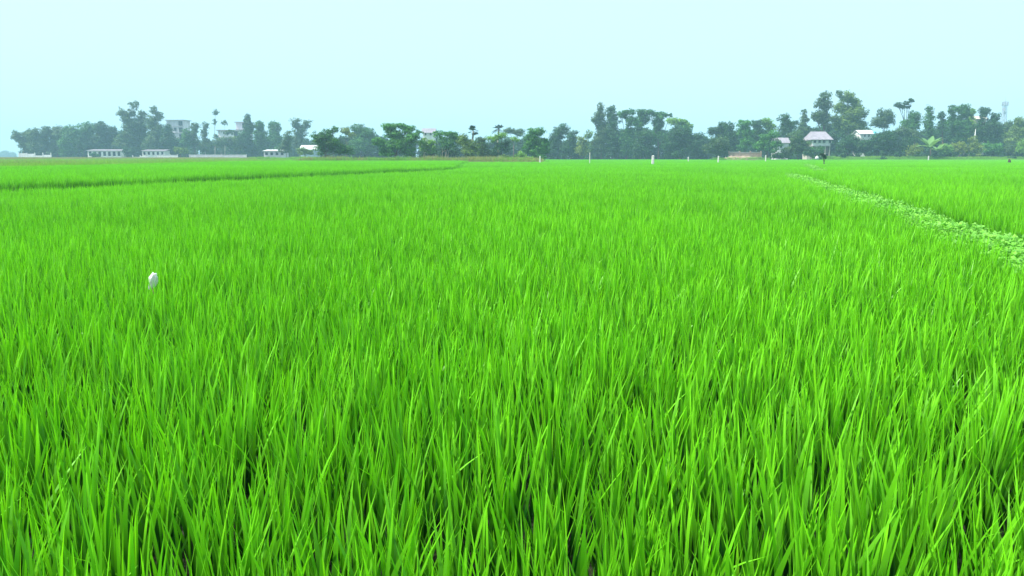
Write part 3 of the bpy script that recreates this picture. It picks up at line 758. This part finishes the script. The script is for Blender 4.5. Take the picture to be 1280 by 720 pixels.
# --- palms
def palm(u, d, vtop, rad_px, label, kind):
    base = pix(u, 200, d); base.z = 0
    root = tag(empty('palm_tree', base), label, 'palm tree')
    top = pix(u, vtop, d) - base
    mb = MB(); h = top.z
    pts = [Vector((0.12 * math.sin(i * .8), 0, -0.2 + (h + .2) * i / 10)) for i in range(11)]
    mb.tube(pts, [0.26 - 0.012 * i + 0.015 * (i % 2) for i in range(11)], 8)
    mb.build('trunk', M['palebark'], root, True)
    r = np.random.default_rng(int(u))
    m = rad_px * px_m(d)
    nf = 26 if kind == 'fan' else 18
    for i in range(nf):
        az = i * 2.399 + r.normal(0, .1)
        el = r.uniform(-0.7, 1.35) if kind == 'fan' else r.uniform(-0.25, 1.2)
        c = pts[-1]
        V, Fc = [], []
        dirv = Vector((math.cos(az) * math.cos(el), math.sin(az) * math.cos(el), math.sin(el)))
        side = Vector((-math.sin(az), math.cos(az), 0)); upv = side.cross(dirv) * -1
        if kind == 'fan':                                  # stiff stalk and a fan of pointed segments
            L1, L2 = m * .45, m * .6
            q0 = c + dirv * L1
            for k in range(9):
                a = (k - 4) * 0.30
                dd = dirv * math.cos(a) + side * math.sin(a)
                n0 = len(V)
                pp = side * math.cos(a) - dirv * math.sin(a)
                V += [q0, q0 + dd * L2 * .55 + pp * L2 * .09, q0 + dd * L2, q0 + dd * L2 * .55 - pp * L2 * .09]
                Fc.append((n0, n0 + 1, n0 + 2, n0 + 3))
            n0 = len(V); V += [c - side * .03, c + side * .03, q0 + side * .03, q0 - side * .03]; Fc.append((n0, n0 + 1, n0 + 2, n0 + 3))
        else:                                              # feather frond drooping at the end
            prev = None
            for k in range(8):
                f = k / 7
                p = c + dirv * (m * 1.15 * f) + Vector((0, 0, -m * .55 * f * f))
                w = m * .24 * math.sin(math.pi * min(1, .12 + f * .88)) + .02
                for s in (-1, 1):
                    n0 = len(V)
                    V += [p, p + dirv * m * .1, p + side * s * w + dirv * m * .16 + Vector((0, 0, -w * .5)), p + side * s * w * .9 + dirv * m * .08 + Vector((0, 0, -w * .5))]
                    Fc.append((n0, n0 + 1, n0 + 2, n0 + 3))
                if prev is not None:
                    n0 = len(V); V += [prev - side * .04, prev + side * .04, p + side * .03, p - side * .03]; Fc.append((n0, n0 + 1, n0 + 2, n0 + 3))
                prev = p
        o = mesh_obj('frond', V, Fc, M['mid' if kind == 'fan' else 'grey'], root)
    return root
palm(591, 147, 164, 8, 'stout fan palm with round head on a pale trunk', 'fan')
palm(623, 200, 161, 8.5, 'star shaped feather palm standing above the lime topped tree', 'feather')

def banana(u, d, vtop, label, n=9):
    base = pix(u, 200, d); base.z = 0
    root = tag(empty('banana_plant', base), label, 'banana plant')
    h = (pix(u, vtop, d) - base).z
    MB().tube([(0, 0, -.1), (0.03, 0, h * .25), (0, 0, h * .5)], [.2, .16, .1], 8).build('stem', M['lime'], root, True)
    r = np.random.default_rng(int(u))
    for i in range(n):
        az = i * 2.399; el = r.uniform(0.5, 1.3)
        L = h * r.uniform(.5, .68); V, Fc = [], []
        hd = Vector((math.cos(az), math.sin(az), 0)); sd_ = Vector((-math.sin(az), math.cos(az), 0))
        for k in range(8):
            f = k / 7
            p = Vector((0, 0, h * .48)) + hd * (math.cos(el) * L * f * (1 + .5 * f)) + Vector((0, 0, math.sin(el) * L * f - .45 * L * f * f * math.cos(el)))
            w = L * .15 * math.sin(math.pi * (0.1 + .88 * f)) * (f > .1) + .03
            V += [p - sd_ * w + Vector((0, 0, w * .3)), p, p + sd_ * w + Vector((0, 0, w * .3))]
            if k:
                a = (k - 1) * 3; Fc += [(a, a + 1, a + 4, a + 3), (a + 1, a + 2, a + 5, a + 4)]
        o = mesh_obj('leaf', V, Fc, M['bananaleaf'], root, True)
    return root
M['bananaleaf'] = leaf_mat('banana_leaf', (0.16, 0.34, 0.10), (0.16, 0.34, 0.10), trans=.3, var=.2)
banana(1161, 211, 168, 'fan leaved pale green banana plant at the field edge', 13)
banana(1172, 214, 177, 'smaller banana plant behind the pale leafy shrub', 8)

# --- thickets far behind that read as one mass
def thicket(u0, u1, d, prof, mat, label, step=9, seed=0, name='distant_thicket'):
    r = np.random.default_rng(seed)
    bl = []; m = px_m(d); u = u0
    small = name == 'low_hedge'
    while u < u1:
        top = np.interp(u, [p[0] for p in prof], [p[1] for p in prof]) + r.normal(0, 1.5)
        v = top
        while v < 199:
            rr = r.uniform(3, 4.2) if small else r.uniform(6, 8.5)
            c = pix(u + r.normal(0, 2), v + rr, d + r.normal(0, 3)); bl.append((c, rr * m, .8 if small else 2.6, rr * m)); v += rr * 1.2
        u += step
    o = crown_mesh(name, bl, d, mat, None, (0, 0, 0), .9, .5, 1.25, 1.0, seed)
    return tag(o, label, 'thicket', kind='stuff')
thicket(34, 400, 362, [(34, 178), (120, 168), (160, 160), (200, 165), (240, 176), (300, 180), (330, 170), (400, 172)], 'dark', 'hazy dark undergrowth closing the back of the far wood', seed=11)
thicket(392, 742, 272, [(392, 175), (440, 166), (520, 172), (560, 169), (600, 174), (660, 170), (742, 176)], 'dark', 'bluish undergrowth behind the trees of the earth bank', seed=12)
thicket(742, 1010, 280, [(742, 172), (780, 160), (840, 162), (880, 172), (920, 163), (1010, 162)], 'dark', 'dark undergrowth behind the big grove', seed=13)
thicket(1000, 1300, 262, [(1000, 162), (1060, 150), (1090, 165), (1150, 162), (1200, 158), (1250, 168), (1300, 160)], 'dark', 'dark undergrowth closing the back of the village trees', seed=14)
thicket(-60, 46, 1000, [(-60, 184), (-20, 187), (2, 185.5), (11, 188), (19, 192), (28, 195), (46, 196)], 'grey', 'faint blue wood on the horizon beyond the far pasture', step=7, seed=15, name='distant_wood')
thicket(1040, 1300, 215, [(1040, 190), (1100, 189), (1140, 191), (1300, 191)], 'dark', 'dark low hedge along the foot of the village trees', step=6, seed=16, name='low_hedge')
print('leaves', NLEAF[0])

# ------------------------------------------------------------------ buildings
def zpix(v, d): return pix(640, v, d).z
def rect(u0, u1, d): return pix(u0, 197, d).x, pix(u1, 197, d).x
def window(root, x0, x1, z0, z1, y, frame='white', depth=.12):
    w = MB().box(x0, x1, y - .02, y + .1, z0, z1).build('window', M['window'], root)
    f = MB(); t = .07
    f.box(x0 - t, x0, y - depth, y + .05, z0 - t, z1 + t).box(x1, x1 + t, y - depth, y + .05, z0 - t, z1 + t)
    f.box(x0, x1, y - depth, y + .05, z1, z1 + t).box(x0, x1, y - depth - .03, y + .05, z0 - t, z0)
    f.build('frame', M[frame], w)
    return w

def simple_wall(u0, u1, vtop, d, mat, label, coping=None, broken=0, seed=0, name='boundary_wall', panel=3.0):
    x0, x1 = rect(u0, u1, d); r = np.random.default_rng(seed)
    h = zpix(vtop, d)
    root = tag(empty(name, ((x0 + x1) / 2, d, 0)), label, 'wall')
    W = x1 - x0; n = max(2, round(W / panel))
    for i in range(n):
        a, b = -W / 2 + W * i / n, -W / 2 + W * (i + 1) / n
        hh = h * (1 - broken * r.random())
        MB().box(a + .13, b - .13, -.1, .1, -.1, hh).build('panel', M[mat], root)
        MB().box(a - .13, a + .13, -.16, .16, -.1, h + .15).build('pillar', M[mat], root)
        if coping and hh > h * .8: MB().box(a + .131, b - .131, -.15, .15, hh + .002, hh + .1).build('coping', M[coping], root)
    MB().box(W / 2 - .13, W / 2 + .13, -.16, .16, -.1, h + .15).build('pillar', M[mat], root)
    return root
simple_wall(24, 64, 191.3, 322, 'white', 'low white wall with broken top at the end of the wood', None, .45, 3)
simple_wall(166, 204, 194.5, 312, 'white', 'low whitewashed wall before the small windowed shed', None, .3, 4)
simple_wall(204, 222, 193.5, 308, 'white', 'short bright white wall touching the small olive bush', 'lav', .1, 5)
simple_wall(237, 308, 193.5, 318, 'lav', 'long pale lavender wall below slender stemmed trees', 'white', .05, 6)
simple_wall(911, 951, 189.5, 206, 'brick', 'faded brick wall on top of the bare earth mound', 'lav', .1, 7)

def shed(u0, u1, vtop, d, nwin, vw0, vw1, label, mat='white', roof='tin', wfrac=.55):
    x0, x1 = rect(u0, u1, d); W = x1 - x0; h = zpix(vtop, d)
    root = tag(empty('shed', ((x0 + x1) / 2, d, 0)), label, 'shed')
    z0, z1 = zpix(vw1, d), zpix(vw0, d); p = W / nwin; D = 5.0
    wall = MB()
    wall.box(-W / 2, W / 2, 0, .25, -.1, z0).box(-W / 2, W / 2, 0, .25, z1, h)
    xs = []
    for i in range(nwin):
        c = -W / 2 + p * (i + .5); xs.append((c - p * wfrac / 2, c + p * wfrac / 2))
    edges = [-W / 2] + [e for x in xs for e in x] + [W / 2]
    for a, b in zip(edges[0::2], edges[1::2]): wall.box(a, b, 0.003, .247, z0, z1)
    wall.box(-W / 2, -W / 2 + .25, .25, D, -.1, h).box(W / 2 - .25, W / 2, .25, D, -.1, h).box(-W / 2 + .25, W / 2 - .25, D - .25, D, -.1, h)
    wall.build('wall', M[mat], root)
    for a, b in xs: MB().box(a + .02, b - .02, .18, .24, z0 + .02, z1 - .02).build('window', M['window'], root)
    mesh_obj('roof', [(-W / 2 - .4, -.5, h + .02), (W / 2 + .4, -.5, h + .02), (W / 2 + .4, D + .4, h + .55), (-W / 2 - .4, D + .4, h + .55),
                      (-W / 2 - .4, -.5, h + .12), (W / 2 + .4, -.5, h + .12), (W / 2 + .4, D + .4, h + .65), (-W / 2 - .4, D + .4, h + .65)],
             [(3, 2, 1, 0), (4, 5, 6, 7), (0, 1, 5, 4), (1, 2, 6, 5), (2, 3, 7, 6), (3, 0, 4, 7)], M[roof], root)
    return root
shed(110, 152, 188.6, 324, 7, 189.6, 195, 'long white arcaded shed with a row of dark openings', wfrac=.6)
shed(178, 206, 188.8, 324, 5, 189.8, 193.5, 'small white shed with dark windows above the whitewashed wall', wfrac=.5)
shed(330, 356, 189, 290, 4, 190.3, 194, 'low pale shed half hidden by trees behind the green bank', 'lav', 'whitetin')

def gable_house(u0, u1, veave, vridge, d, label, wall, roof, wins, depth=5.0, hip=0.0, trim='white'):
    x0, x1 = rect(u0, u1, d); W = x1 - x0; he = zpix(veave, d); hr = zpix(vridge, d)
    root = tag(empty('house', ((x0 + x1) / 2, d, 0)), label, 'house')
    ov = .45
    w = MB(); w.box(-W / 2, W / 2, 0, depth, -.1, he)
    n = len(w.v); m_ = hip
    w.v += [(-W / 2, 0, he), (-W / 2, depth, he), (-W / 2 + m_, depth / 2, hr - .15), (W / 2, 0, he), (W / 2, depth, he), (W / 2 - m_, depth / 2, hr - .15)]
    w.f += [(n, n + 1, n + 2), (n + 3, n + 5, n + 4)]
    w.build('wall', M[wall], root)
    th = .1; sl = (hr - he) / (depth / 2)
    V = []
    for z in (0, th):
        V += [(-W / 2 - ov, -ov, he - sl * ov + z + .02), (W / 2 + ov, -ov, he - sl * ov + z + .02), (W / 2 + ov - hip, depth / 2, hr + z + .02), (-W / 2 - ov + hip, depth / 2, hr + z + .02),
              (W / 2 + ov, depth + ov, he - sl * ov + z + .02), (-W / 2 - ov, depth + ov, he - sl * ov + z + .02)]
    Fc = [(0, 3, 2, 1), (3, 5, 4, 2), (6, 7, 8, 9), (9, 8, 10, 11), (0, 1, 7, 6), (1, 2, 8, 7), (2, 4, 10, 8), (4, 5, 11, 10), (5, 3, 9, 11), (3, 0, 6, 9)]
    if hip: Fc += [(7, 10, 8), (6, 9, 11)]
    rf = mesh_obj('roof', V, Fc, M[roof], root)
    nr = int(W / 0.55)                                    # standing seams of the sheet roof
    for i in range(1, nr):
        x = -W / 2 - ov + (W + 2 * ov) * i / nr
        if abs(x) > W / 2 + ov - hip - .1: continue
        s = MB(); y0, y1 = -ov + .02, depth / 2 - .02
        za, zb = he - sl * ov + th + .03, hr + th + .02
        s.v += [(x - .03, y0, za), (x + .03, y0, za), (x + .03, y1, zb), (x - .03, y1, zb), (x - .03, y0, za + .06), (x + .03, y0, za + .06), (x + .03, y1, zb + .06), (x - .03, y1, zb + .06)]
        s.f += [(4, 5, 6, 7), (0, 1, 5, 4), (1, 2, 6, 5), (3, 0, 4, 7)]
        s.build('seam', M[roof], rf)
    for (a, b, va, vb) in wins:
        xa = pix(a, 197, d).x - (x0 + x1) / 2; xb = pix(b, 197, d).x - (x0 + x1) / 2
        window(root, xa, xb, zpix(vb, d), zpix(va, d), -.06, trim)
    return root
gable_house(376, 395, 186.5, 181.8, 246, 'small pale blue house with white gable roof by the earth bank', 'blue', 'whitetin', [(379, 382, 188.5, 192), (389, 392, 188.5, 192)], 5.5)
gable_house(529, 543, 165.5, 160.5, 256, 'white house with grey roof peeping out between the bank trees', 'white', 'tin', [(531.5, 533.5, 166.5, 169), (538, 540, 166.5, 169)], 5)
gable_house(970, 985, 178, 172.5, 220, 'small grey hut with sagging tin roof under the green spreading tree', 'lav', 'tin', [(974, 977, 180, 185)], 4)
gable_house(1074, 1090, 167, 162.8, 226, 'long house with bright white roof and turquoise end wall', 'white', 'whitetin', [(1078, 1080, 168.2, 171), (1083, 1085, 168.2, 171)], 5)
x0, x1 = rect(1090.1, 1092.6, 226)
o = bpy.data.objects[[q.name for q in bpy.data.objects if q.get('label', '').startswith('long house')][0]]
e = MB().box((x1 - x0) * 0 + rect(1074, 1090, 226)[1] - o.location.x + .003, rect(1074, 1090, 226)[1] - o.location.x + .55, -.35, 5.2, -.1, zpix(164.5, 226)).build('end_wall', M['cyan'], o)
gable_house(1216, 1229, 148.5, 145.2, 238, 'cream house with pale flat looking roof between two dark crowns', 'cream', 'cream', [(1219, 1221, 150, 152.5)], 5)

# two storey house with the pink tin roof
def main_house(d=222):
    x0, x1 = rect(1014, 1037.5, d); W = x1 - x0; cx = (x0 + x1) / 2
    root = tag(empty('house', (cx, d, 0)), 'two storey white house with pinkish tin roof and four upper windows', 'house')
    z = lambda v: zpix(v, d)
    D = 6.0; he, hr, zf = z(174.3), z(164.6), z(182)
    MB().box(-W / 2 + .25, W / 2 - .25, .9, D, -.1, zf - .2).build('lower_wall', M['rust'], root)
    MB().box(-W / 2, W / 2, -.1, D + .1, zf - .2, zf).build('floor_slab', M['greyconc'], root)
    for i in range(5):
        xx = -W / 2 + .2 + (W - .4) * i / 4
        MB().box(xx - .11, xx + .11, .05, .27, -.1, zf - .2).build('pillar', M['cream'], root)
    uw = [1017.5, 1023.3, 1029, 1036.5]
    MB().box(-W / 2 + .05, W / 2 - .05, .2, D, zf, he).build('upper_wall', M['white'], root)
    for u in uw:
        xm = pix(u, 197, d).x - cx
        window(root, xm - .36, xm + .36, z(178.6), z(175.2), .14)
    for xm in (-1.6, .2, 1.9): window(root, xm - .4, xm + .4, .9, 2.1, .84, 'cream')
    MB().box(-.95, -.25, .84, .93, 0, 2.0).build('door', M['stump'], root)
    ov, th = .5, .09; hip = 1.0; V = []
    for q in (0, th):
        V += [(-W / 2 - ov, -ov, he - .12 + q), (W / 2 + ov, -ov, he - .12 + q), (W / 2 + ov - hip, D / 2, hr + q), (-W / 2 - ov + hip, D / 2, hr + q), (W / 2 + ov, D + ov, he - .12 + q), (-W / 2 - ov, D + ov, he - .12 + q)]
    Fc = [(0, 3, 2, 1), (3, 5, 4, 2), (1, 2, 4), (0, 5, 3), (6, 7, 8, 9), (9, 8, 10, 11), (7, 10, 8), (6, 9, 11), (0, 1, 7, 6), (1, 4, 10, 7), (4, 5, 11, 10), (5, 0, 6, 11)]
    rf = mesh_obj('roof', V, Fc, M['tin'], root)
    for i in range(1, 12):
        f = i / 12; xa = -W / 2 - ov + (W + 2 * ov) * f; xb = -W / 2 - ov + hip + (W + 2 * ov - 2 * hip) * f
        MB().tube([(xa, -ov, he - .12 + th), (xb, D / 2, hr + th)], [.035, .035], 4).build('seam', M['tin'], rf)
    MB().tube([(-W / 2 - ov + hip, D / 2, hr + th), (W / 2 + ov - hip, D / 2, hr + th)], [.08, .08], 6).build('ridge_cap', M['tin'], rf)
    # small side wing
    xw0 = rect(1009.5, 1014, d)[0] - cx
    MB().box(xw0, -W / 2 + .04, .5, 4, -.1, z(175.5)).build('wing', M['cream'], root)
    MB().box(xw0 - .25, -W / 2 + .045, .2, 4.2, z(175.5), z(175.5) + .14).build('wing_roof', M['tin'], root)
main_house()

# concrete block over the hazy wood, and the stepped house
def block(u0, u1, vroof, d, storeys, label, mat, wins_per=3, balcony=True):
    x0, x1 = rect(u0, u1, d); W = x1 - x0; H = zpix(vroof, d); D = 8.0
    root = tag(empty('apartment_block', ((x0 + x1) / 2, d, 0)), label, 'building')
    sh = H / storeys
    MB().box(-W / 2, W / 2, 0, D, -.1, H - .25).build('wall', M[mat], root)
    MB().box(-W / 2 - .6, W / 2 + .6, -.7, D + .4, H - .25, H + .1).build('roof', M['greyconc'], root)
    for s in range(storeys):
        zb = s * sh
        if s: MB().box(-W / 2 - .1, W / 2 + .1, -.35, -.003, zb - .1, zb + .12).build('floor_band', M['greyconc'], root)
        for i in range(wins_per):
            c = -W / 2 + W * (i + .5) / wins_per; ww = W / wins_per * (.5 if i < wins_per - 1 else .72)
            if i == wins_per - 1 or (s < storeys - 1 and (i + s) % 2):
                window(root, c - ww / 2, c + ww / 2, zb + sh * (.32 if i < wins_per - 1 else .14), zb + sh * .84, -.06, mat)
    return root
block(211, 232, 150, 385, 6, 'tall unfinished concrete block rising behind the hazy wood', 'lav', 3)
block(274, 300, 162.5, 372, 4, 'stepped pale house block with dark roof edge behind thin trees', 'white', 4)
block(297, 311, 152.5, 380, 5, 'narrow upper pale block half covered by the dark peaked tree', 'lav', 2)

# ------------------------------------------------------------------ small things
def post(u, vtop, d, w, label, lean=0.0, cap=True, mat='concrete'):
    b = pix(u, 200, d); b.z = -0.1
    h = zpix(vtop, d) + .1
    root = tag(empty('marker_post', b), label, 'post', 'white marker posts in the rice')
    root.rotation_euler = (0, lean, 0)
    mb = MB(); a = w / 2; c = a * .88; ch = .2 * a
    def ring(s, z): return [(-s + ch, -s, z), (s - ch, -s, z), (s, -s + ch, z), (s, s - ch, z), (s - ch, s, z), (-s + ch, s, z), (-s, s - ch, z), (-s, -s + ch, z)]
    rings = [(a, 0), (a * .97, h * .5), (c, h)]
    for s, z in rings: mb.v += ring(s, z)
    for j in range(2):
        for k in range(8): mb.f.append((j * 8 + k, j * 8 + (k + 1) % 8, j * 8 + 8 + (k + 1) % 8, j * 8 + 8 + k))
    mb.f.append(tuple(range(7, -1, -1))); mb.f.append(tuple(16 + k for k in range(8)))
    mb.build('shaft', M[mat], root)
    if cap:
        cp = MB(); s = c * 1.12
        cp.v += [(-s, -s, h), (s, -s, h), (s, s, h), (-s, s, h), (-s, -s, h + .05), (s, -s, h + .05), (s, s, h + .05), (-s, s, h + .05), (0, 0, h + .13)]
        cp.f += [(3, 2, 1, 0), (0, 1, 5, 4), (1, 2, 6, 5), (2, 3, 7, 6), (3, 0, 4, 7), (4, 5, 8), (5, 6, 8), (6, 7, 8), (7, 4, 8)]
        cp.build('cap', M[mat], root)
post(816, 195.4, 100, .30, 'thickest white concrete post, standing in the cross gap', .01)
post(675, 196, 127, .24, 'white post by the end of the earth bank under the flat topped tree')
post(737, 190.5, 112, .10, 'thin tall pale pole in the rice before the faded yellowish tree', .015, False)
post(860.5, 197, 150, .18, 'short faint post before the dark domed trees', -.02)
post(897.5, 196, 128, .20, 'leaning white post in front of the rounded grey shrub', .05)
post(957, 195, 150, .18, 'white post before the low green spreading tree')
post(1160.5, 195.5, 190, .22, 'short white post at the foot of the banana plant')

# pale pointed pole among the village shrubs
b = pix(1216, 200, 219); b.z = 0
root = tag(empty('spire_pole', b), 'pale pointed pole with a round base rising over the yellowish shrub', 'pole')
h = zpix(161, 219)
MB().tube([(0, 0, -.1), (0, 0, h * .45), (0, 0, h * .55)], [.30, .28, .2], 10).build('base', M['lav'], root, True)
MB().tube([(0, 0, h * .55), (0, 0, h * .8), (0, 0, h)], [.24, .14, .03], 8).build('spire', M['white'], root, True)

# lattice tower far behind
def tower(u, vtop, d):
    b = pix(u, 197, d); b.z = 0; H = zpix(vtop, d)
    root = tag(empty('telecom_tower', b), 'faint steel lattice tower far behind the village trees', 'tower')
    w0, w1 = 2.6, .9
    cs = [(-1, -1), (1, -1), (1, 1), (-1, 1)]
    at = lambda i, f: Vector((cs[i][0] * (w0 + (w1 - w0) * f), cs[i][1] * (w0 + (w1 - w0) * f), H * f))
    for i in range(4): MB().tube([at(i, 0), at(i, 1)], [.2, .14], 5).build('leg', M['steel'], root)
    n = 12
    for k in range(n):
        f0, f1 = k / n, (k + 1) / n
        br = MB()
        for i in range(4):
            j = (i + 1) % 4
            br.tube([at(i, f0), at(j, f1)], [.09, .09], 4); br.tube([at(j, f0), at(i, f1)], [.09, .09], 4); br.tube([at(i, f1), at(j, f1)], [.09, .09], 4)
        br.build('bracing', M['steel'], root)
    MB().box(-1.9, 1.9, -1.9, 1.9, H * .93, H * .93 + .25).build('platform', M['steel'], root)
    for k in range(6):
        a = k * math.pi / 3; x, y = 2.1 * math.cos(a), 2.1 * math.sin(a)
        MB().box(x - .3, x + .3, y - .3, y + .3, H * .93 + .25, H * .93 + 2.8).build('antenna', M['steel'], root)
    for k, (f, a) in enumerate(((.8, -1.2), (.86, -2.2))):
        c = at(0, f) + Vector((math.cos(a), math.sin(a), 0)) * .4
        MB().tube([c, c + Vector((math.cos(a), math.sin(a), 0)) * .5], [1.1, 1.2], 14).build('dish', M['steel'], root)
    MB().tube([(0, 0, H), (0, 0, H + 4)], [.1, .04], 5).build('lightning_rod', M['steel'], root)
tower(1250, 127, 640)

# white plastic bag on a stick in the rice
def bag():
    d = 6.75
    c = pix(190, 351, d)
    root = tag(empty('plastic_bag', (c.x, c.y, 0)), 'small crumpled white plastic bag hung on a stick in the rice', 'plastic bag')
    zc = c.z; r = np.random.default_rng(3)
    MB().tube([(0.0, 0, -.05), (.004, .0, zc * .6), (-.004, 0, zc + .055)], [.006, .0055, .005], 6).build('stick', M['stick'], root, True)
    V, Fc = [], []; NU, NV = 26, 16
    lv = [(-.072, .008), (-.062, .018), (-.045, .024), (-.025, .029), (-.005, .034), (.015, .037), (.03, .035), (.042, .029), (.052, .021), (.062, .012), (.070, .004)]
    ph = r.random(6) * 6
    for j, (z, rad) in enumerate(lv):
        f = (z + .068) / .13
        for i in range(NU):
            a = 2 * math.pi * i / NU
            fold = 1 + .20 * math.sin(3 * a + ph[0] + 3 * f) + .13 * math.sin(5 * a + ph[1] - 4 * f) + .09 * math.sin(9 * a + ph[2] + 6 * f) + r.normal(0, .045)
            notch = 1 - .55 * math.exp(-((a - 5.2) / .5) ** 2 - ((f - .42) / .2) ** 2)
            bx = .030 * math.sin(f * 2.2 - .2) - .014
            V.append((bx + math.cos(a) * rad * fold * notch, math.sin(a) * rad * .75 * fold * notch, zc + z + .006 * math.sin(a * 2 + ph[3])))
    for j in range(len(lv) - 1):
        for i in range(NU):
            i2 = (i + 1) % NU; Fc.append((j * NU + i, j * NU + i2, (j + 1) * NU + i2, (j + 1) * NU + i))
    Fc.append(tuple((len(lv) - 1) * NU + i for i in range(NU)))
    mesh_obj('bag', V, Fc, M['plastic'], root)
    hv, hf = [], []                                   # loose handle strip flopping to one side
    for k in range(9):
        f = k / 8; x = .012 + .035 * math.sin(f * 2.2); z = zc + .048 + .022 * math.sin(f * 3.0) - .03 * f * f
        w = .010 * (1 - .4 * f) + .004
        hv += [(x, -.012 - w, z), (x, -.012 + w, z + .004)]
        if k: a = 2 * k - 2; hf.append((a, a + 1, a + 3, a + 2))
    mesh_obj('handle', hv, hf, M['plastic'], root)
bag()

# dark sapling where the short bund ends
b = pix(1030.5, 200, 98); b.z = 0
T('sapling', 'dark', 98, 1030.5, [(1030, 194.5, 2.6, 1.8), (1027, 192.5, 2.2, 1.4), (1032, 197, 1.6, 1.5)], 'small dark sapling at the end of the short weedy bund', 'sapling', dens=1.2, leaf=.7, thick=.9, bark='stump')

# pale sack at the field edge
b = pix(1021, 200, 208); b.z = .55
root = tag(empty('sack', b), 'round pale sack lying on the bank below the pink roofed house', 'sack')
V, Fc = [], []; NU = 14; r = np.random.default_rng(8)
lv = [(0, .30), (.08, .46), (.25, .52), (.48, .50), (.68, .38), (.80, .18), (.86, .10), (.98, .16)]
for z, rad in lv:
    for i in range(NU):
        a = 6.2832 * i / NU; q = rad * (1 + .08 * math.sin(3 * a + z * 4) + r.normal(0, .03)); V.append((q * math.cos(a), q * math.sin(a), z + .05))
for j in range(len(lv) - 1):
    for i in range(NU): i2 = (i + 1) % NU; Fc.append((j * NU + i, j * NU + i2, (j + 1) * NU + i2, (j + 1) * NU + i))
Fc.append(tuple(range(NU))[::-1]); Fc.append(tuple((len(lv) - 1) * NU + i for i in range(NU)))
mesh_obj('body', V, Fc, M['whitetin'], root, True)
MB().tube([(.13 * math.cos(a), .13 * math.sin(a), .91) for a in np.linspace(0, 6.28, 13)], [.03] * 13, 5).build('tie', M['stick'], root)

# stump in the far corner of the rice
b = pix(1261.5, 200, 120); b.z = 0
root = tag(empty('stump', b), 'small dark broken stump sticking out of the rice', 'stump')
MB().tube([(0, 0, -.1), (.02, 0, .3), (.05, 0, .75), (.02, .02, 1.05)], [.26, .22, .2, .12], 9).build('wood', M['stump'], root, True)
MB().tube([(.05, 0, .5), (.25, .02, .72), (.28, .02, .78)], [.09, .06, .03], 6).build('branch_stub', M['stump'], root, True)

# ------------------------------------------------------------------ haze
m, nt, out = mat_new('haze')
pv = nt.nodes.new('ShaderNodeVolumePrincipled')
pv.inputs['Color'].default_value = (0.46, 0.76, 1.0, 1)
pv.inputs['Density'].default_value = 0.0007
pv.inputs['Anisotropy'].default_value = 0.0
nt.links.new(pv.outputs[0], out.inputs['Volume'])
hz = MB().box(-1450, 1450, -300, 1750, -1.2, 58).build('haze', m)
tag(hz, 'thin bluish haze hanging over the fields', 'haze', kind='stuff')
